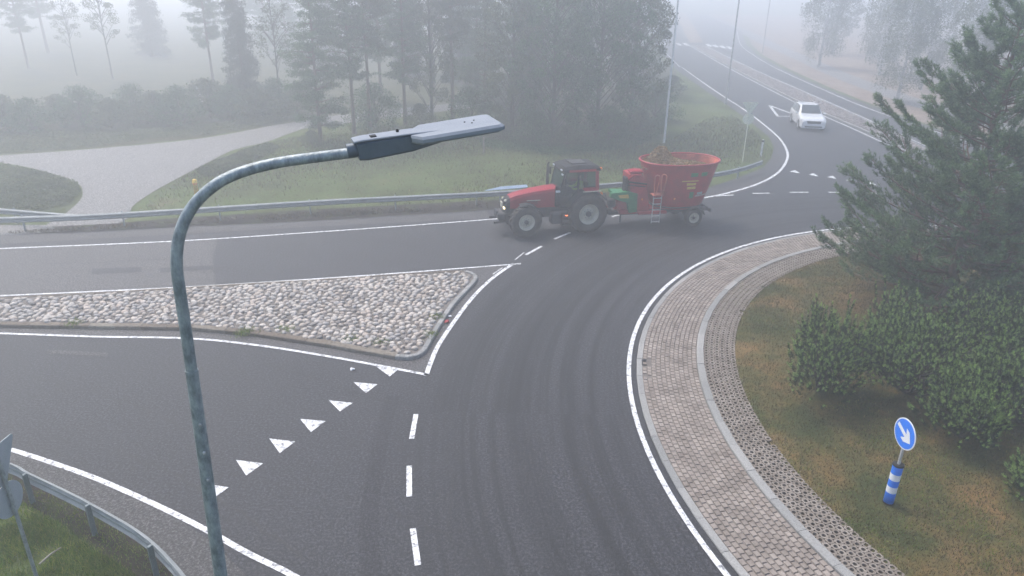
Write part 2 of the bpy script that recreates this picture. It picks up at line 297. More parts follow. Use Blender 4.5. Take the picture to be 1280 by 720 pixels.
MT = dict(
    asphalt=asphalt('asphalt', (.0156, .0163, .0202), (.0265, .0265, .0302)),
    asphalt_old=asphalt('asphalt_old', (.0449, .0422, .0428), (.0612, .0578, .0571), False),
    asphalt_dark=asphalt('asphalt_dark', (.0104, .0104, .0132), (.0176, .0176, .0216), False),
    asphalt_pale=asphalt('asphalt_pale', (.0324, .0311, .0324), (.0506, .0479, .0479), False),
    crackfill=mat('bitumen', (.014, .014, .016), .6),
    gravel=asphalt('gravel', (.0975, .0939, .0918), (.1373, .13, .1243), False),
    paint=paintmark('road_paint', .505, 7.), paint_worn=paintmark('road_paint_worn', .52, 12.),
    field=grassmat('field_grass', [(.3, (.0475, .0602, .0202)), (.45, (.076, .0919, .0317)), (.55, (.0887, .1204, .038)), (.7, (.1267, .1204, .057))], .25),
    dry=grassmat('dry_verge', [(.3, (.153, .108, .081)), (.5, (.225, .171, .135)), (.7, (.288, .234, .189))], .4),
    island=grassmat('island_grass', [(.30, (0.0310, 0.0451, 0.0118)), (.42, (0.0618, 0.0715, 0.0222)), (.52, (0.1113, 0.0948, 0.0326)), (.64, (0.1917, 0.1203, 0.0488))], .55, 14.),
    dirt=grassmat('verge_soil', [(.3, (.018, .015, .013)), (.5, (.042, .033, .029)), (.65, (.045, .055, .02))], 1.3, 12.),
    forest=grassmat('forest_floor', [(.3, (.04, .044, .02)), (.5, (.064, .068, .032)), (.7, (.104, .088, .048))], .3),
    kerb=islandmat('granite_kerb', [(0, (.216, .216, .2088)), (.5, (.2664, .2628, .252)), (1, (.3096, .3024, .288))], .8, .6, 30.),
    kerb_brown=islandmat('mossy_kerb', [(0, (.12, .0938, .0713)), (.5, (.165, .135, .105)), (1, (.21, .1837, .15))], .9, .8, 10.),
    brick=islandmat('brick_sett', [(0, (0.2218, 0.1860, 0.1582)), (.35, (0.2387, 0.2024, 0.1740)), (.7, (0.2589, 0.2186, 0.1899)), (1, (0.2892, 0.2480, 0.2151))], .85, .6, 2.0),
    joint=mat('joint_sand', (.1178, .1023, .0899), .95, var=(.155, .1364, .1209), vscale=6),
    paver=islandmat('grid_paver', [(0, (.1674, .1395, .1147)), (.5, (.2046, .1736, .1457)), (1, (.248, .2139, .1829))], .9, .7, 12.),
    cobble=islandmat('field_stone', [(0, (.2129, .1916, .1774)), (.2, (.4258, .3619, .3051)), (.4, (.4684, .4258, .3761)), (.6, (.3265, .3051, .291)), (.8, (.5393, .4897, .4329)), (1, (.4542, .3761, .3193))], .8, .5, 22.),
    median_stone=islandmat('median_stone', [(0, (.15, .13, .125)), (.5, (.22, .19, .18)), (1, (.29, .255, .24))], .9),
    galv=mat('galvanised_steel', (.155, .18, .188), .5, .3, var=(.36, .40, .41), vscale=20, bump=.25, bscale=70, stretch=(1, 1, .5)),
    post_dark=mat('weathered_post', (.13, .15, .15), .6, .2, var=(.20, .23, .23), vscale=8),
    galv_rail=mat('rail_steel', (.2295, .2465, .2465), .6, .2, var=(.357, .374, .3655), vscale=3, stretch=(1, 1, 4)),
    rail_blue=mat('pale_blue_sheet', (.20, .28, .38), .6, .0, var=(.28, .36, .46), vscale=2),
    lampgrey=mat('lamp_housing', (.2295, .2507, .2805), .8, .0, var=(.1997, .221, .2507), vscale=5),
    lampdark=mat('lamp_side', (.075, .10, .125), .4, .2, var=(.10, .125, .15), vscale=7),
    black=mat('black_plastic', (.012, .013, .015), .7, spec=.2, var=(.03, .03, .03), vscale=8),
    rubber=mat('tyre_rubber', (.022, .021, .02), .85, var=(.075, .062, .048), vscale=4, bump=.3),
    carrubber=mat('car_rubber', (.02, .02, .02), .85),
    red=mat('tractor_red', (0.3213, 0.0060, 0.0221), .6, coat=.0, var=(0.2601, 0.0119, 0.0255), vscale=3, spec=.3),
    red_dull=mat('mixer_red', (0.4100, 0.0192, 0.0280), .5, var=(0.2788, 0.0192, 0.0256), vscale=2.2, bump=.1, bscale=8),
    red_in=mat('mixer_inside', (.62, .16, .10), .6, var=(.30, .07, .045), vscale=2),
    cream=mat('rim_cream', (.544, .52, .416), .5, var=(.4, .376, .304), vscale=5),
    chassis=mat('chassis_grey', (.035, .037, .042), .6, var=(.06, .055, .05), vscale=4),
    green=mat('green_paint', (.03, .22, .075), .45, var=(.02, .15, .06), vscale=4),
    yellow=mat('yellow_paint', (.62, .42, .06), .5, var=(.5, .33, .05), vscale=8),
    steel=mat('dull_steel', (.55, .55, .54), .6, .1, var=(.28, .27, .26), vscale=7),
    orange=mat('orange_lens', (.8, .22, .03), .3),
    silage=islandmat('silage', [(0, (.24, .152, .072)), (.5, (.416, .28, .136)), (.85, (.336, .224, .104)), (1, (.128, .112, .048))], .95),
    glass=glassmat('cab_glass', (.05, .08, .08), .22),
    carglass=mat('car_glass', (.03, .04, .045), .08, spec=.8),
    white=mat('car_white', (.72, .73, .74), .25, coat=.6, var=(.69, .70, .71), vscale=2),
    lens=mat('headlamp_lens', (.6, .63, .66), .12),
    chrome=mat('alloy', (.5, .5, .52), .3, .6),
    signblue=mat('sign_blue', (.012, .19, .80), .5, var=(.014, .175, .72), vscale=6),
    signwhite=mat('sign_white', (.78, .78, .80), .4, var=(.72, .72, .74), vscale=9),
    signback=mat('sign_back', (.36, .40, .42), .5, .2, var=(.30, .34, .36), vscale=6),
    signback_cream=mat('sign_back_weathered', (.74, .74, .60), .6, var=(.66, .66, .52), vscale=5),
    yel_post=mat('yellow_post', (.85, .55, .06), .6, var=(.6, .38, .06), vscale=7),
    whitepost=mat('white_plastic', (.7125, .7125, .7125), .5, var=(.646, .646, .627), vscale=6),
    wood=mat('grey_wood', (.33, .29, .25), .9, var=(.22, .19, .16), vscale=12, stretch=(1, 1, .1)),
    bark=mat('pine_bark', (.10, .065, .045), .95, var=(.17, .11, .08), vscale=6, bump=.6, bscale=25, stretch=(1, 1, .3)),
    darkbark=mat('dark_bark', (.05, .042, .035), .95, var=(.09, .075, .06), vscale=6, bump=.5, bscale=20, stretch=(1, 1, .3)),
    birchbark=mat('birch_bark', (.55, .54, .52), .8, var=(.12, .11, .10), vscale=5, stretch=(1, 1, 3)),
    needle=foliage('pine_needles', [(0, (.0442, .0884, .0442)), (.5, (.0884, .1459, .0707)), (1, (.1503, .2122, .1061))]),
    needle_olive=foliage('olive_needles', [(0, (.035, .0525, .0154)), (.5, (.063, .084, .0266)), (1, (.105, .119, .0385))]),
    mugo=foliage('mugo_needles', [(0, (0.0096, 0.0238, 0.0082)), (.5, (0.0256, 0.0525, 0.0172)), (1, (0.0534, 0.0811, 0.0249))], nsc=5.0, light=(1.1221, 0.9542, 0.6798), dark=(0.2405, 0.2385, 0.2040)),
    needle_young=foliage('young_needles', [(0, (.09, .15, .075)), (.5, (.14, .22, .11)), (1, (.23, .31, .16))]),
    needle_olive_young=foliage('young_olive_needles', [(0, (.0638, .0863, .0225)), (.5, (.1013, .1237, .0338)), (1, (.1575, .165, .0525))]),
    mugo_young=foliage('young_mugo_needles', [(0, (0.1091, 0.1916, 0.0563)), (.5, (0.2183, 0.3380, 0.1015)), (1, (0.3819, 0.4957, 0.1690))], nsc=5.0),
    leaf=foliage('leaves', [(0, (.0255, .0595, .0238)), (.5, (.0467, .1062, .0382)), (1, (.085, .1615, .0595))], nsc=.6),
    weedleaf=foliage('weed_leaves', [(0, (.064, .088, .036)), (.5, (.104, .128, .056)), (1, (.16, .16, .08))], nsc=.6),
    leaf_dark=foliage('spruce_needles', [(0, (.022, .035, .02)), (.5, (.035, .055, .03)), (1, (.05, .075, .04))], nsc=.8),
    birchleaf=foliage('birch_leaves', [(0, (.054, .072, .0315)), (.5, (.081, .108, .045)), (1, (.135, .144, .063))], nsc=.6),
    grassblade=foliage('grass_blades', [(0, (.0552, .1104, .0138)), (.5, (.1288, .2116, .0276)), (.85, (.2484, .276, .0552)), (1, (.368, .3128, .1288))], trans=.3),
    dryblade=foliage('dry_blades', [(0, (.0385, .0385, .014)), (.5, (.084, .063, .0245)), (1, (.154, .105, .049))], trans=.2),
    skin=mat('skin', (.5, .32, .24), .6), hivis=mat('hi_vis_cloth', (.55, .68, .06), .8, var=(.48, .6, .05), vscale=5),
    cloth=mat('dark_cloth', (.03, .035, .05), .9, var=(.045, .05, .065), vscale=8),
    redwhite=mat('faded_red_board', (.62, .17, .12), .6, var=(.5, .13, .10), vscale=3),
)
lamp_on = mat('lit_lamp', (1.0, .8, .45), .3, emit=2.2); lamp_red = mat('lit_marker', (1., .2, .06), .3, emit=1.8)

# ------------------------------------------------------------ ground, roads, path
mb = MB(); flat(mb, [(-800, -300), (800, -300), (800, 900), (-800, 900)], -.03); struct(mb.build('ground', MT['field']))

def arc(r, a0, a1, n):
    return [(CX + r * math.cos(R(a0 + (a1 - a0) * i / n)), CY + r * math.sin(R(a0 + (a1 - a0) * i / n))) for i in range(n + 1)]
far_edge = [(-120, 5.7)] + [tuple(G(*p).xy) for p in ((19, 293), (111, 290), (222, 284), (330, 279), (440, 273), (609, 262.5), (745, 252), (840, 245), (885, 236), (905, 229), (930, 220), (955, 210), (966, 197), (969, 184), (962, 171), (942, 155), (917, 137), (880, 112), (846, 88))]
far_edge = [far_edge[0]] + [tuple(p.xy) for p in smooth_path([Vector((*q, 0)) for q in far_edge[1:]], 4)]
near_edge = [tuple(p.xy) for p in smooth_path([G(*p) for p in ((-60, 566), (0, 585), (36, 604), (80, 622), (119, 642), (160, 666), (194, 691), (240, 728), (285, 780), (310, 830))], 3)]
road = far_edge + [(22.2, 115), (24.4, 134), (30, 170), (48, 260), (62, 255), (50, 170), (41, 136), (37.2, 117), (34.9, 99.5), (33.2, 80), (32.9, 67), (33.1, 58), (34, 50), (36, 43), (38.6, 37)] \
    + arc(26.2, 45, -155, 60) + [(-3.4, 5.0)] + near_edge[::-1] + [(-18, 15.5), (-30, 15.9), (-120, 0)]
mb = MB(); flat(mb, road, 0.0); struct(mb.build('road', MT['asphalt']))

# patches of other asphalt
def patch(name, pix, m, z=.004, worldpts=None):
    b = MB(); pts = [tuple(G(*p).xy) for p in pix] if worldpts is None else worldpts
    flat(b, pts, z); return struct(b.build(name, m))
patch('old_asphalt', [(-60, 312), (0, 309.5), (272, 299.5), (266, 325), (270, 357), (0, 371), (-60, 374)], MT['asphalt_old'])
patch('asphalt_repair', [(200, 335), (266, 332), (266, 337), (200, 341)], MT['asphalt'], .008)
patch('asphalt_repair', [(115, 336), (175, 334), (178, 340), (115, 343)], MT['asphalt'], .008)
patch('road_shoulder', [(-60, 296), (19, 294), (111, 291), (222, 285), (440, 274.5), (609, 264), (612, 273), (440, 281), (222, 293), (0, 305), (-60, 308)], MT['asphalt_pale'])
sh = [tuple(p.xy) for p in smooth_path([G(*p) for p in ((-40, 549), (40, 570), (120, 599), (200, 636), (262, 676), (300, 712), (330, 745))], 5)]
patch('road_shoulder', None, MT['asphalt_pale'], .004, sh + near_edge[::-1])
sh2 = [tuple(p.xy) for p in smooth_path([G(*p) for p in ((868, 250), (905, 245), (942, 235), (968, 222), (983, 207), (987, 192), (977, 174), (955, 155), (905, 120), (880, 103))], 4)]
patch('road_shoulder', None, MT['asphalt_pale'], .004, sh2 + [tuple(G(*p).xy) for p in ((862, 98), (882, 113), (919, 138), (942, 155.5), (961, 171), (967.5, 184), (964.5, 197), (954, 209.3), (930, 219.3), (905, 228), (885, 235), (858, 242))])
# dark band on the near entry lane beside the dashes, rubbed dark by tyres
dk = smooth_path([G(*p) for p in ((492, 495), (478, 540), (467, 600), (461, 660), (465, 730))], 5)
b_ = MB(); strip(b_, dk, .38, .004); struct(b_.build('tyre_mark', MT['asphalt_dark']))

rgc = random.Random(31)
def crack(pix, w=.034):
    pts_ = smooth_path([G(*p) for p in pix], 8); pts_ = [p + Vector((rgc.gauss(0, .035), rgc.gauss(0, .035), 0)) for p in pts_]
    b = MB(); strip(b, pts_, w, .0065); struct(b.build('road_crack', MT['crackfill']))
for c_ in (((272, 300), (268, 322), (267, 340), (270, 357)), ((250, 322), (258, 345), (262, 352)), ((60, 330), (140, 327), (240, 323)), ((40, 470), (120, 492), (200, 520), (230, 540)), ((490, 640), (540, 660), (590, 690), (620, 720)),
           ((330, 455), (400, 475), (470, 498), (530, 505)), ((420, 300), (500, 303), (600, 298)), ((560, 560), (566, 610), (560, 660)), ((900, 258), (960, 256), (1030, 258)), ((140, 560), (210, 590), (300, 640), (380, 700))): crack(c_)
for k in range(34):
    px_, py_ = rgc.choice([(rgc.uniform(560, 800), rgc.uniform(300, 700)), (rgc.uniform(60, 480), rgc.uniform(450, 640)), (rgc.uniform(100, 600), rgc.uniform(300, 330))]); p = G(px_, py_); r_ = rgc.uniform(.02, .07)
    b = MB(); flat(b, [(p.x + r_ * rgc.uniform(.5, 1.3) * math.cos(a * .785), p.y + r_ * rgc.uniform(.5, 1.3) * math.sin(a * .785)) for a in range(8)], .007); struct(b.build('oil_spot', MT['crackfill']))
patch('dust_strip', [(-60, 372.5), (120, 365.5), (240, 359.8), (400, 349.5), (520, 341), (645, 331), (620, 345), (601, 362), (585, 380), (570, 400), (549, 430), (539, 452), (532, 468), (475, 456.5), (412, 445), (330, 432), (240, 422.5), (117, 420), (-60, 415)], MT['asphalt_old'])
patch('asphalt_repair', [(60, 437), (135, 441), (134, 446), (58, 442)], MT['asphalt_pale'], .008)
# gravel side road
gp_up = [(-160, 208), (-60, 198), (0, 194), (125, 185), (250, 173), (333, 158), (383, 150), (440, 141), (520, 133), (600, 127)]
gp_lo = [(620, 131), (560, 138), (500, 146), (440, 153), (400, 158), (375, 162), (333, 177), (292, 187), (250, 208), (215, 226), (187, 242), (165, 258), (150, 278), (60, 283), (80, 268), (100, 250), (103, 238), (95, 228), (60, 215), (0, 203), (-60, 208), (-160, 222)]
path = [tuple(p.xy) for p in smooth_path([G(*p) for p in gp_up], 3)] + [tuple(p.xy) for p in smooth_path([G(*p) for p in gp_lo], 3)]
mb = MB(); flat(mb, path, -.015); struct(mb.build('gravel_path', MT['gravel']))
patch('pavement', [(-80, 286), (0, 281), (60, 281), (75, 289), (0, 294), (-80, 299)], MT['gravel'], -.008)
# soil and thin grass strip between the guard rail and the road
patch('verge', [(-40, 292), (60, 283), (140, 279), (222, 272), (400, 261), (612, 250), (760, 240), (880, 228), (886, 236), (840, 244.5), (745, 251.5), (609, 262), (440, 272.5), (222, 283.5), (111, 289.5), (19, 292.6), (-40, 295)], MT['dirt'], -.012)
# forest floor
patch('forest_floor', None, MT['forest'], -.022, [tuple(G(*p).xy) for p in ((-700, 225), (-160, 207), (0, 193), (125, 184), (250, 172), (333, 157), (383, 149), (440, 140), (520, 132), (600, 126), (700, 165), (830, 165), (846, 90))] + [(21, 115), (23, 134), (28, 170), (46, 262), (40, 500), (-400, 500), (-400, 80)])
# dry verge and cycle path beyond the far road
patch('verge', None, MT['dry'], -.02, [(63, 255), (51, 170), (42, 136), (38, 117), (35.7, 99.5), (34, 80), (33.5, 67), (33.6, 58), (34.5, 50), (36.6, 43), (39, 37.5), (120, 37), (130, 255)])
cyc = smooth_path([Vector(q) for q in ((60, 250, 0), (52, 180, 0), (46, 140, 0), (42.5, 112, 0), (39.6, 90, 0), (38.5, 70, 0), (40, 55, 0), (46, 44, 0))], 5)
mb = MB(); strip(mb, cyc, 3.0, -.012); struct(mb.build('cycle_path', MT['gravel']))
b_ = MB(); flat(b_, [tuple(G(*p).xy) for p in ((-90, 556), (0, 582), (36, 600), (119, 638), (194, 686), (250, 732), (320, 830), (200, 830), (170, 745), (125, 695), (80, 655), (30, 628), (-30, 612))], -.012); struct(b_.build('verge_soil', MT['dirt']))

# far median with small stones and kerb
def cobbles(name, poly, z, size, seed, mats, parent=None, hgt=.55):
    rg = np.random.default_rng(seed); P = np.array(poly); mn = P.min(0); mx = P.max(0)
    def inside(x, y):
        c = np.zeros(len(x), bool); n = len(P); j = n - 1
        for i in range(n):
            xi, yi = P[i]; xj, yj = P[j]
            c ^= ((yi > y) != (yj > y)) & (x < (xj - xi) * (y - yi) / (yj - yi + 1e-12) + xi); j = i
        return c
    pts = []; cell = {}; dmin = size * .80
    cand = rg.uniform(mn, mx, (int((mx - mn).prod() / size ** 2 * 22), 2)); cand = cand[inside(cand[:, 0], cand[:, 1])]
    for q in cand:
        k = (int(q[0] // size), int(q[1] // size)); ok = True
        for i in (-1, 0, 1):
            for j in (-1, 0, 1):
                for o in cell.get((k[0] + i, k[1] + j), ()):
                    if (q[0] - o[0]) ** 2 + (q[1] - o[1]) ** 2 < dmin * dmin: ok = False
        if ok: cell.setdefault(k, []).append(q); pts.append(q)
    bm = bmesh.new(); bmesh.ops.create_icosphere(bm, subdivisions=2, radius=1.); bm.verts.index_update()
    bv = np.array([v.co[:] for v in bm.verts]); bf = [tuple(v.index for v in f.verts) for f in bm.faces]; bm.free()
    V = []; F = []; n = len(bv)
    for i, q in enumerate(pts):
        a = rg.uniform(0, math.pi); s_ = size * rg.uniform(.40, .56); k = rg.uniform(.72, 1.0)
        nz_ = 1 + .10 * np.sin(bv @ rg.normal(0, 2.2, 3) + rg.uniform(0, 6)) + .06 * np.sin(bv @ rg.normal(0, 4, 3))
        v = np.sign(bv) * np.abs(bv) ** .88 * nz_[:, None] * np.array([s_, s_ * k, size * hgt * rg.uniform(.8, 1.1) * .6])
        tl = rg.normal(0, .12, 2); v[:, 2] += v[:, 0] * tl[0] + v[:, 1] * tl[1]
        c_, s2 = math.cos(a), math.sin(a); x = v[:, 0] * c_ - v[:, 1] * s2; y = v[:, 0] * s2 + v[:, 1] * c_
        V.append(np.stack([x + q[0], y + q[1], v[:, 2] + z], 1)); F += [tuple(t + i * n for t in f) for f in bf]
    me = bpy.data.meshes.new(name); me.from_pydata(np.concatenate(V).tolist(), [], F); me.materials.append(mats)
    me.polygons.foreach_set('use_smooth', [True] * len(me.polygons)); o = bpy.data.objects.new(name, me); col.objects.link(o); struct(o); return o
def poly_offset(poly, d):
    n = len(poly); P = [Vector(p) for p in poly]; out = []
    area = sum(P[i].x * P[(i + 1) % n].y - P[(i + 1) % n].x * P[i].y for i in range(n)); sg = 1 if area > 0 else -1
    for i in range(n):
        a = (P[i] - P[i - 1]).normalized(); b = (P[(i + 1) % n] - P[i]).normalized()
        na = Vector((-a.y, a.x)); nb = Vector((-b.y, b.x)); m = (na + nb); m = m / max(m.length_squared / 2, .5)
        out.append(P[i] + m * d * sg)
    return [tuple(p) for p in out]
def kerb_ring(name, poly, w, h, m, seg=1.0, z0=0.0, gap=.008, closed=True):
    """kerbstones laid end to end along an outline"""
    inner = poly_offset(poly, w); b = MB(); n = len(poly); rg = random.Random(3)
    for i in range(n if closed else n - 1):
        o0, o1, i0, i1 = (Vector(q) for q in (poly[i], poly[(i + 1) % n], inner[i], inner[(i + 1) % n]))
        L = (o1 - o0).length; k = max(1, round(L / seg))
        for j in range(k):
            t0 = j / k + (gap / L / 2); t1 = (j + 1) / k - (gap / L / 2); hh = h + rg.uniform(-.004, .004)
            a, b_, c, d = o0.lerp(o1, t0), o0.lerp(o1, t1), i0.lerp(i1, t1), i0.lerp(i1, t0)
            e = .02
            ax, bx, cx_, dx = a.lerp(d, e / w), b_.lerp(c, e / w), c, d
            b.add([(*a, z0), (*b_, z0), (*c, z0), (*d, z0), (*a, z0 + hh - e), (*b_, z0 + hh - e), (*ax, z0 + hh), (*bx, z0 + hh), (*c, z0 + hh), (*d, z0 + hh)],
                  [(0, 1, 5, 4), (4, 5, 7, 6), (6, 7, 8, 9), (3, 9, 8, 2), (0, 4, 6, 9, 3), (1, 2, 8, 7, 5)])
    return struct(b.build(name, m))
ml = [Vector((*q, 0)) for q in ((26.75, 50.0), (26.8, 56), (26.75, 69.6), (28.0, 98), (30.1, 131))]
mr = [Vector((*q, 0)) for q in ((28.2, 48.6), (28.6, 53), (28.9, 59), (29.3, 70), (30.2, 98), (32.2, 131))]
med = [tuple(p.xy) for p in smooth_path(ml, 5)] + [tuple(p.xy) for p in smooth_path(mr, 5)][::-1]
mb = MB(); flat(mb, poly_offset(med, .1), .09); struct(mb.build('median_bed', MT['joint']))
kerb_ring('kerb', med, .14, .11, MT['kerb'], 1.5)
cobbles('median_stones', poly_offset(med, .22), .085, .30, 8, MT['median_stone'])
med2 = [(31.2, 137), (33.6, 137), (40, 170), (56, 258), (53, 258), (37, 170)]
mb = MB(); flat(mb, med2, .05); struct(mb.build('median_bed', MT['dry']))

# near splitter island with rounded stones
top = [(-120, 374.8), (-60, 374.8), (0, 374.5), (120, 368.5), (240, 361), (400, 351.5), (520, 343.5), (570, 340.8), (584, 341.2), (593, 344.5), (597, 349.5), (592, 358), (568, 384), (545, 420), (535, 438), (526, 446.5), (511.6, 450.5), (494, 449.5), (455, 443), (412, 435), (322.5, 421.5), (240, 413.5), (111, 411.5), (0, 410), (-60, 411), (-120, 413)]
isl = [tuple(G(*p).xy) for p in top]
mb = MB(); flat(mb, poly_offset(isl, .08), .085); struct(mb.build('island_bed', MT['joint']))
def kerb_path(name, pts, w, h, m, seg=.9, side=1, z0=0.):
    b = MB(); rg = random.Random(9); P = [Vector((*p, 0)) if len(p) == 2 else Vector(p) for p in pts]
    nr = []
    for i in range(len(P)):
        t = (P[min(i + 1, len(P) - 1)] - P[max(i - 1, 0)]).normalized(); nr.append(Vector((-t.y, t.x, 0)) * side)
    for i in range(len(P) - 1):
        L = (P[i + 1] - P[i]).length; k = max(1, round(L / seg))
        for j in range(k):
            g = .006 / L; t0, t1 = j / k + g, (j + 1) / k - g; hh = h + rg.uniform(-.005, .005); e = .02
            a, b_ = P[i].lerp(P[i + 1], t0), P[i].lerp(P[i + 1], t1); na, nb = nr[i].lerp(nr[i + 1], t0) * w, nr[i].lerp(nr[i + 1], t1) * w
            d, c = a + na, b_ + nb; ax, bx = a + na * (e / w), b_ + nb * (e / w)
            b.add([(a.x, a.y, z0), (b_.x, b_.y, z0), (c.x, c.y, z0), (d.x, d.y, z0), (a.x, a.y, z0 + hh - e), (b_.x, b_.y, z0 + hh - e), (ax.x, ax.y, z0 + hh), (bx.x, bx.y, z0 + hh), (c.x, c.y, z0 + hh), (d.x, d.y, z0 + hh)],
                  [(0, 1, 5, 4), (4, 5, 7, 6), (6, 7, 8, 9), (3, 9, 8, 2), (0, 4, 6, 9, 3), (1, 2, 8, 7, 5)])
    return struct(b.build(name, m))
kerb_path('kerb', isl[:8] + isl[8:9], .12, .10, MT['kerb_brown'], side=-1)
kerb_path('kerb', [tuple(p.xy) for p in smooth_path([Vector((*q, 0)) for q in isl[8:18]], 3)], .15, .12, MT['kerb'], .45, side=-1)
kerb_path('kerb', isl[17:], .24, .12, MT['kerb_brown'], side=-1)
cobbles('splitter_stones', poly_offset(isl, .27), .095, .215, 4, MT['cobble'])

# roundabout: kerb, brick apron, kerb, grid pavers, grass
def ring_kerb(name, ro_, ri, h, m, seg=1.0, z0=0.):
    n = int(2 * math.pi * ro_ / seg); pts = arc(ro_, 0, 360, n)
    return kerb_path(name, pts, ro_ - ri, h, m, 5, side=1, z0=z0)
ring_kerb('kerb', 16.30, 16.14, .05, MT['kerb'], 1.0)
mb = MB(); mb.lathe([(16.15, .035), (14.5, .115)], (CX, CY, 0), (0, 0, 1), 256); struct(mb.build('apron_bed', MT['joint'], fix=False))
rg = random.Random(12); mb = MB(); rows = 12; r_hi, r_lo = 16.13, 14.565
for i in range(rows):
    ra = r_hi - (r_hi - r_lo) * i / rows; rb = r_hi - (r_hi - r_lo) * (i + 1) / rows; za = .05 + .08 * i / rows; g = .004
    n = int(2 * math.pi * 15.3 / .165); off = (i % 2) * .5 + rg.uniform(-.05, .05)
    for k in range(n):
        a0 = 2 * math.pi * (k + off) / n; a1 = 2 * math.pi * (k + 1 + off) / n
        if not (95 < math.degrees(a0) % 360 < 262): continue
        if i in (0, 1) and 166 < math.degrees(a0) % 360 < 174 and rg.random() < .22: continue
        ga = g / 15.3; dz = rg.uniform(-.006, .006); e = .012
        def q(r_, a, z): return (CX + r_ * math.cos(a), CY + r_ * math.sin(a), z)
        ro_, ri = ra - g, rb + g; w1 = rg.uniform(-.002, .002); ro_ += w1
        mb.add([q(ro_, a0 + ga, za - .03), q(ro_, a1 - ga, za - .03), q(ri, a1 - ga, za - .03), q(ri, a0 + ga, za - .03),
                q(ro_ - e, a0 + ga + e / 16, za + dz + .012), q(ro_ - e, a1 - ga - e / 16, za + dz + .012), q(ri + e, a1 - ga - e / 16, za + dz + .012), q(ri + e, a0 + ga + e / 16, za + dz + .012)],
               [(4, 7, 6, 5), (0, 4, 5, 1), (1, 5, 6, 2), (2, 6, 7, 3), (3, 7, 4, 0)])
struct(mb.build('brick_apron', MT['brick']))
ring_kerb('kerb', 14.56, 14.36, .17, MT['kerb'], 1.0, .02)
# grid pavers: cells with a round hole and soil below
mb = MB(); mb.lathe([(14.37, .10), (13.2, .12), (12.9, .10)], (CX, CY, 0), (0, 0, 1), 200); struct(mb.build('paver_soil', MT['dirt'], fix=False))
mb = MB(); nr = 6; r0, r1 = 14.35, 13.42; n = int(2 * math.pi * 13.9 / .165)
for i in range(nr):
    ra = r0 - (r0 - r1) * i / nr; rb = r0 - (r0 - r1) * (i + 1) / nr; off = (i % 2) * .5
    for k in range(n):
        am = 2 * math.pi * (k + .5 + off) / n; dg = math.degrees(am) % 360
        if not (95 < dg < 262): continue
        if i == nr - 1 and rg.random() < .06: continue
        zc = .165 + rg.uniform(-.006, .006); rm = (ra + rb) / 2; hr = (ra - rb) / 2 * .97; ha = math.pi / n * rm * .97
        outer = [(1, 0), (1, .72), (.45, 1), (-.45, 1), (-1, .72), (-1, 0), (-1, -.72), (-.45, -1), (.45, -1), (1, -.72)]
        vv = []
        for lay in range(4):
            for (x, y) in outer:
                if lay == 0: X, Y, Z = x, y, zc - .05
                elif lay == 1: X, Y, Z = x, y, zc
                else:
                    t = math.atan2(y, x); X, Y = .58 * math.cos(t), .58 * math.sin(t); Z = zc if lay == 2 else zc - .06
                rr = rm + X * hr; aa = am + Y * ha / rm
                vv.append((CX + rr * math.cos(aa), CY + rr * math.sin(aa), Z))
        fs = []
        for lay in range(3):
            for j in range(10): fs.append((lay * 10 + j, lay * 10 + (j + 1) % 10, (lay + 1) * 10 + (j + 1) % 10, (lay + 1) * 10 + j))
        mb.add(vv, fs)
struct(mb.build('grid_pavers', MT['paver'], fix=False))
mb = MB(); rr_ = [13.5, 13.3, 12.8, 11.5, 9, 6, 3, .01]; zz_ = [.13, .17, .20, .26, .34, .42, .46, .48]
mb.lathe(list(zip(rr_, zz_)), (CX, CY, 0), (0, 0, 1), 160); isl_g = mb.build('island_lawn', MT['island'], fix=False); struct(isl_g)
def island_z(x, y):
    r_ = math.hypot(x - CX, y - CY); return float(np.interp(r_, rr_[::-1], zz_[::-1]))
# missing bricks: drain grate at the apron edge
g0 = G(805, 455)
t = thing('drain_grate', 'small dark iron drain grate set in the outer edge of the brick apron', 'drain', (g0.x, g0.y, .052), R(172))
b_ = MB(); b_.box((0, 0, -.02), (.14, .34, .02)); b_.build('pit', MT['black'], t)
b_ = MB()
for k in range(5): b_.box((0, -.14 + k * .07, .004), (.14, .02, .02))
b_.box((-.06, 0, .004), (.015, .32, .022)); b_.box((.06, 0, .004), (.015, .32, .022)); b_.build('grating', MT['chassis'], t)

# ------------------------------------------------------------ road markings
ZM = .011
def line(pix, w, m='paint', z=ZM, wp=None, n=5):
    b = MB(); pts = smooth_path([G(*p) for p in pix], n) if wp is None else wp
    strip(b, pts, w, z); return struct(b.build('lane_marking', MT[m]))
line(None, .13, wp=arc(16.52, 0, 360, 200))
line([(-60, 313), (0, 311), (222, 301.5), (400, 290), (520, 281.5), (625, 273.5)], .11)
line([(-60, 373), (0, 370), (120, 364.5), (240, 358.7), (400, 348.5), (520, 340), (651, 329.8)], .10)
line([(-60, 416), (0, 417), (117, 421), (240, 423.5), (330, 433), (412, 446), (475, 457.5), (536, 469)], .11)
line([(532.5, 470), (539, 452), (549, 430), (570, 399), (585, 379), (601, 361), (620, 344.5), (642, 329.5)], .14)
line([(616, 343), (628, 335)], .05, 'paint_worn')
line([(643.7, 325), (655, 316)], .05, 'paint_worn')
line([(13, 562), (60, 577), (119, 598), (194, 631), (260, 664), (310, 692), (370, 722), (430, 765), (480, 810)], .13)
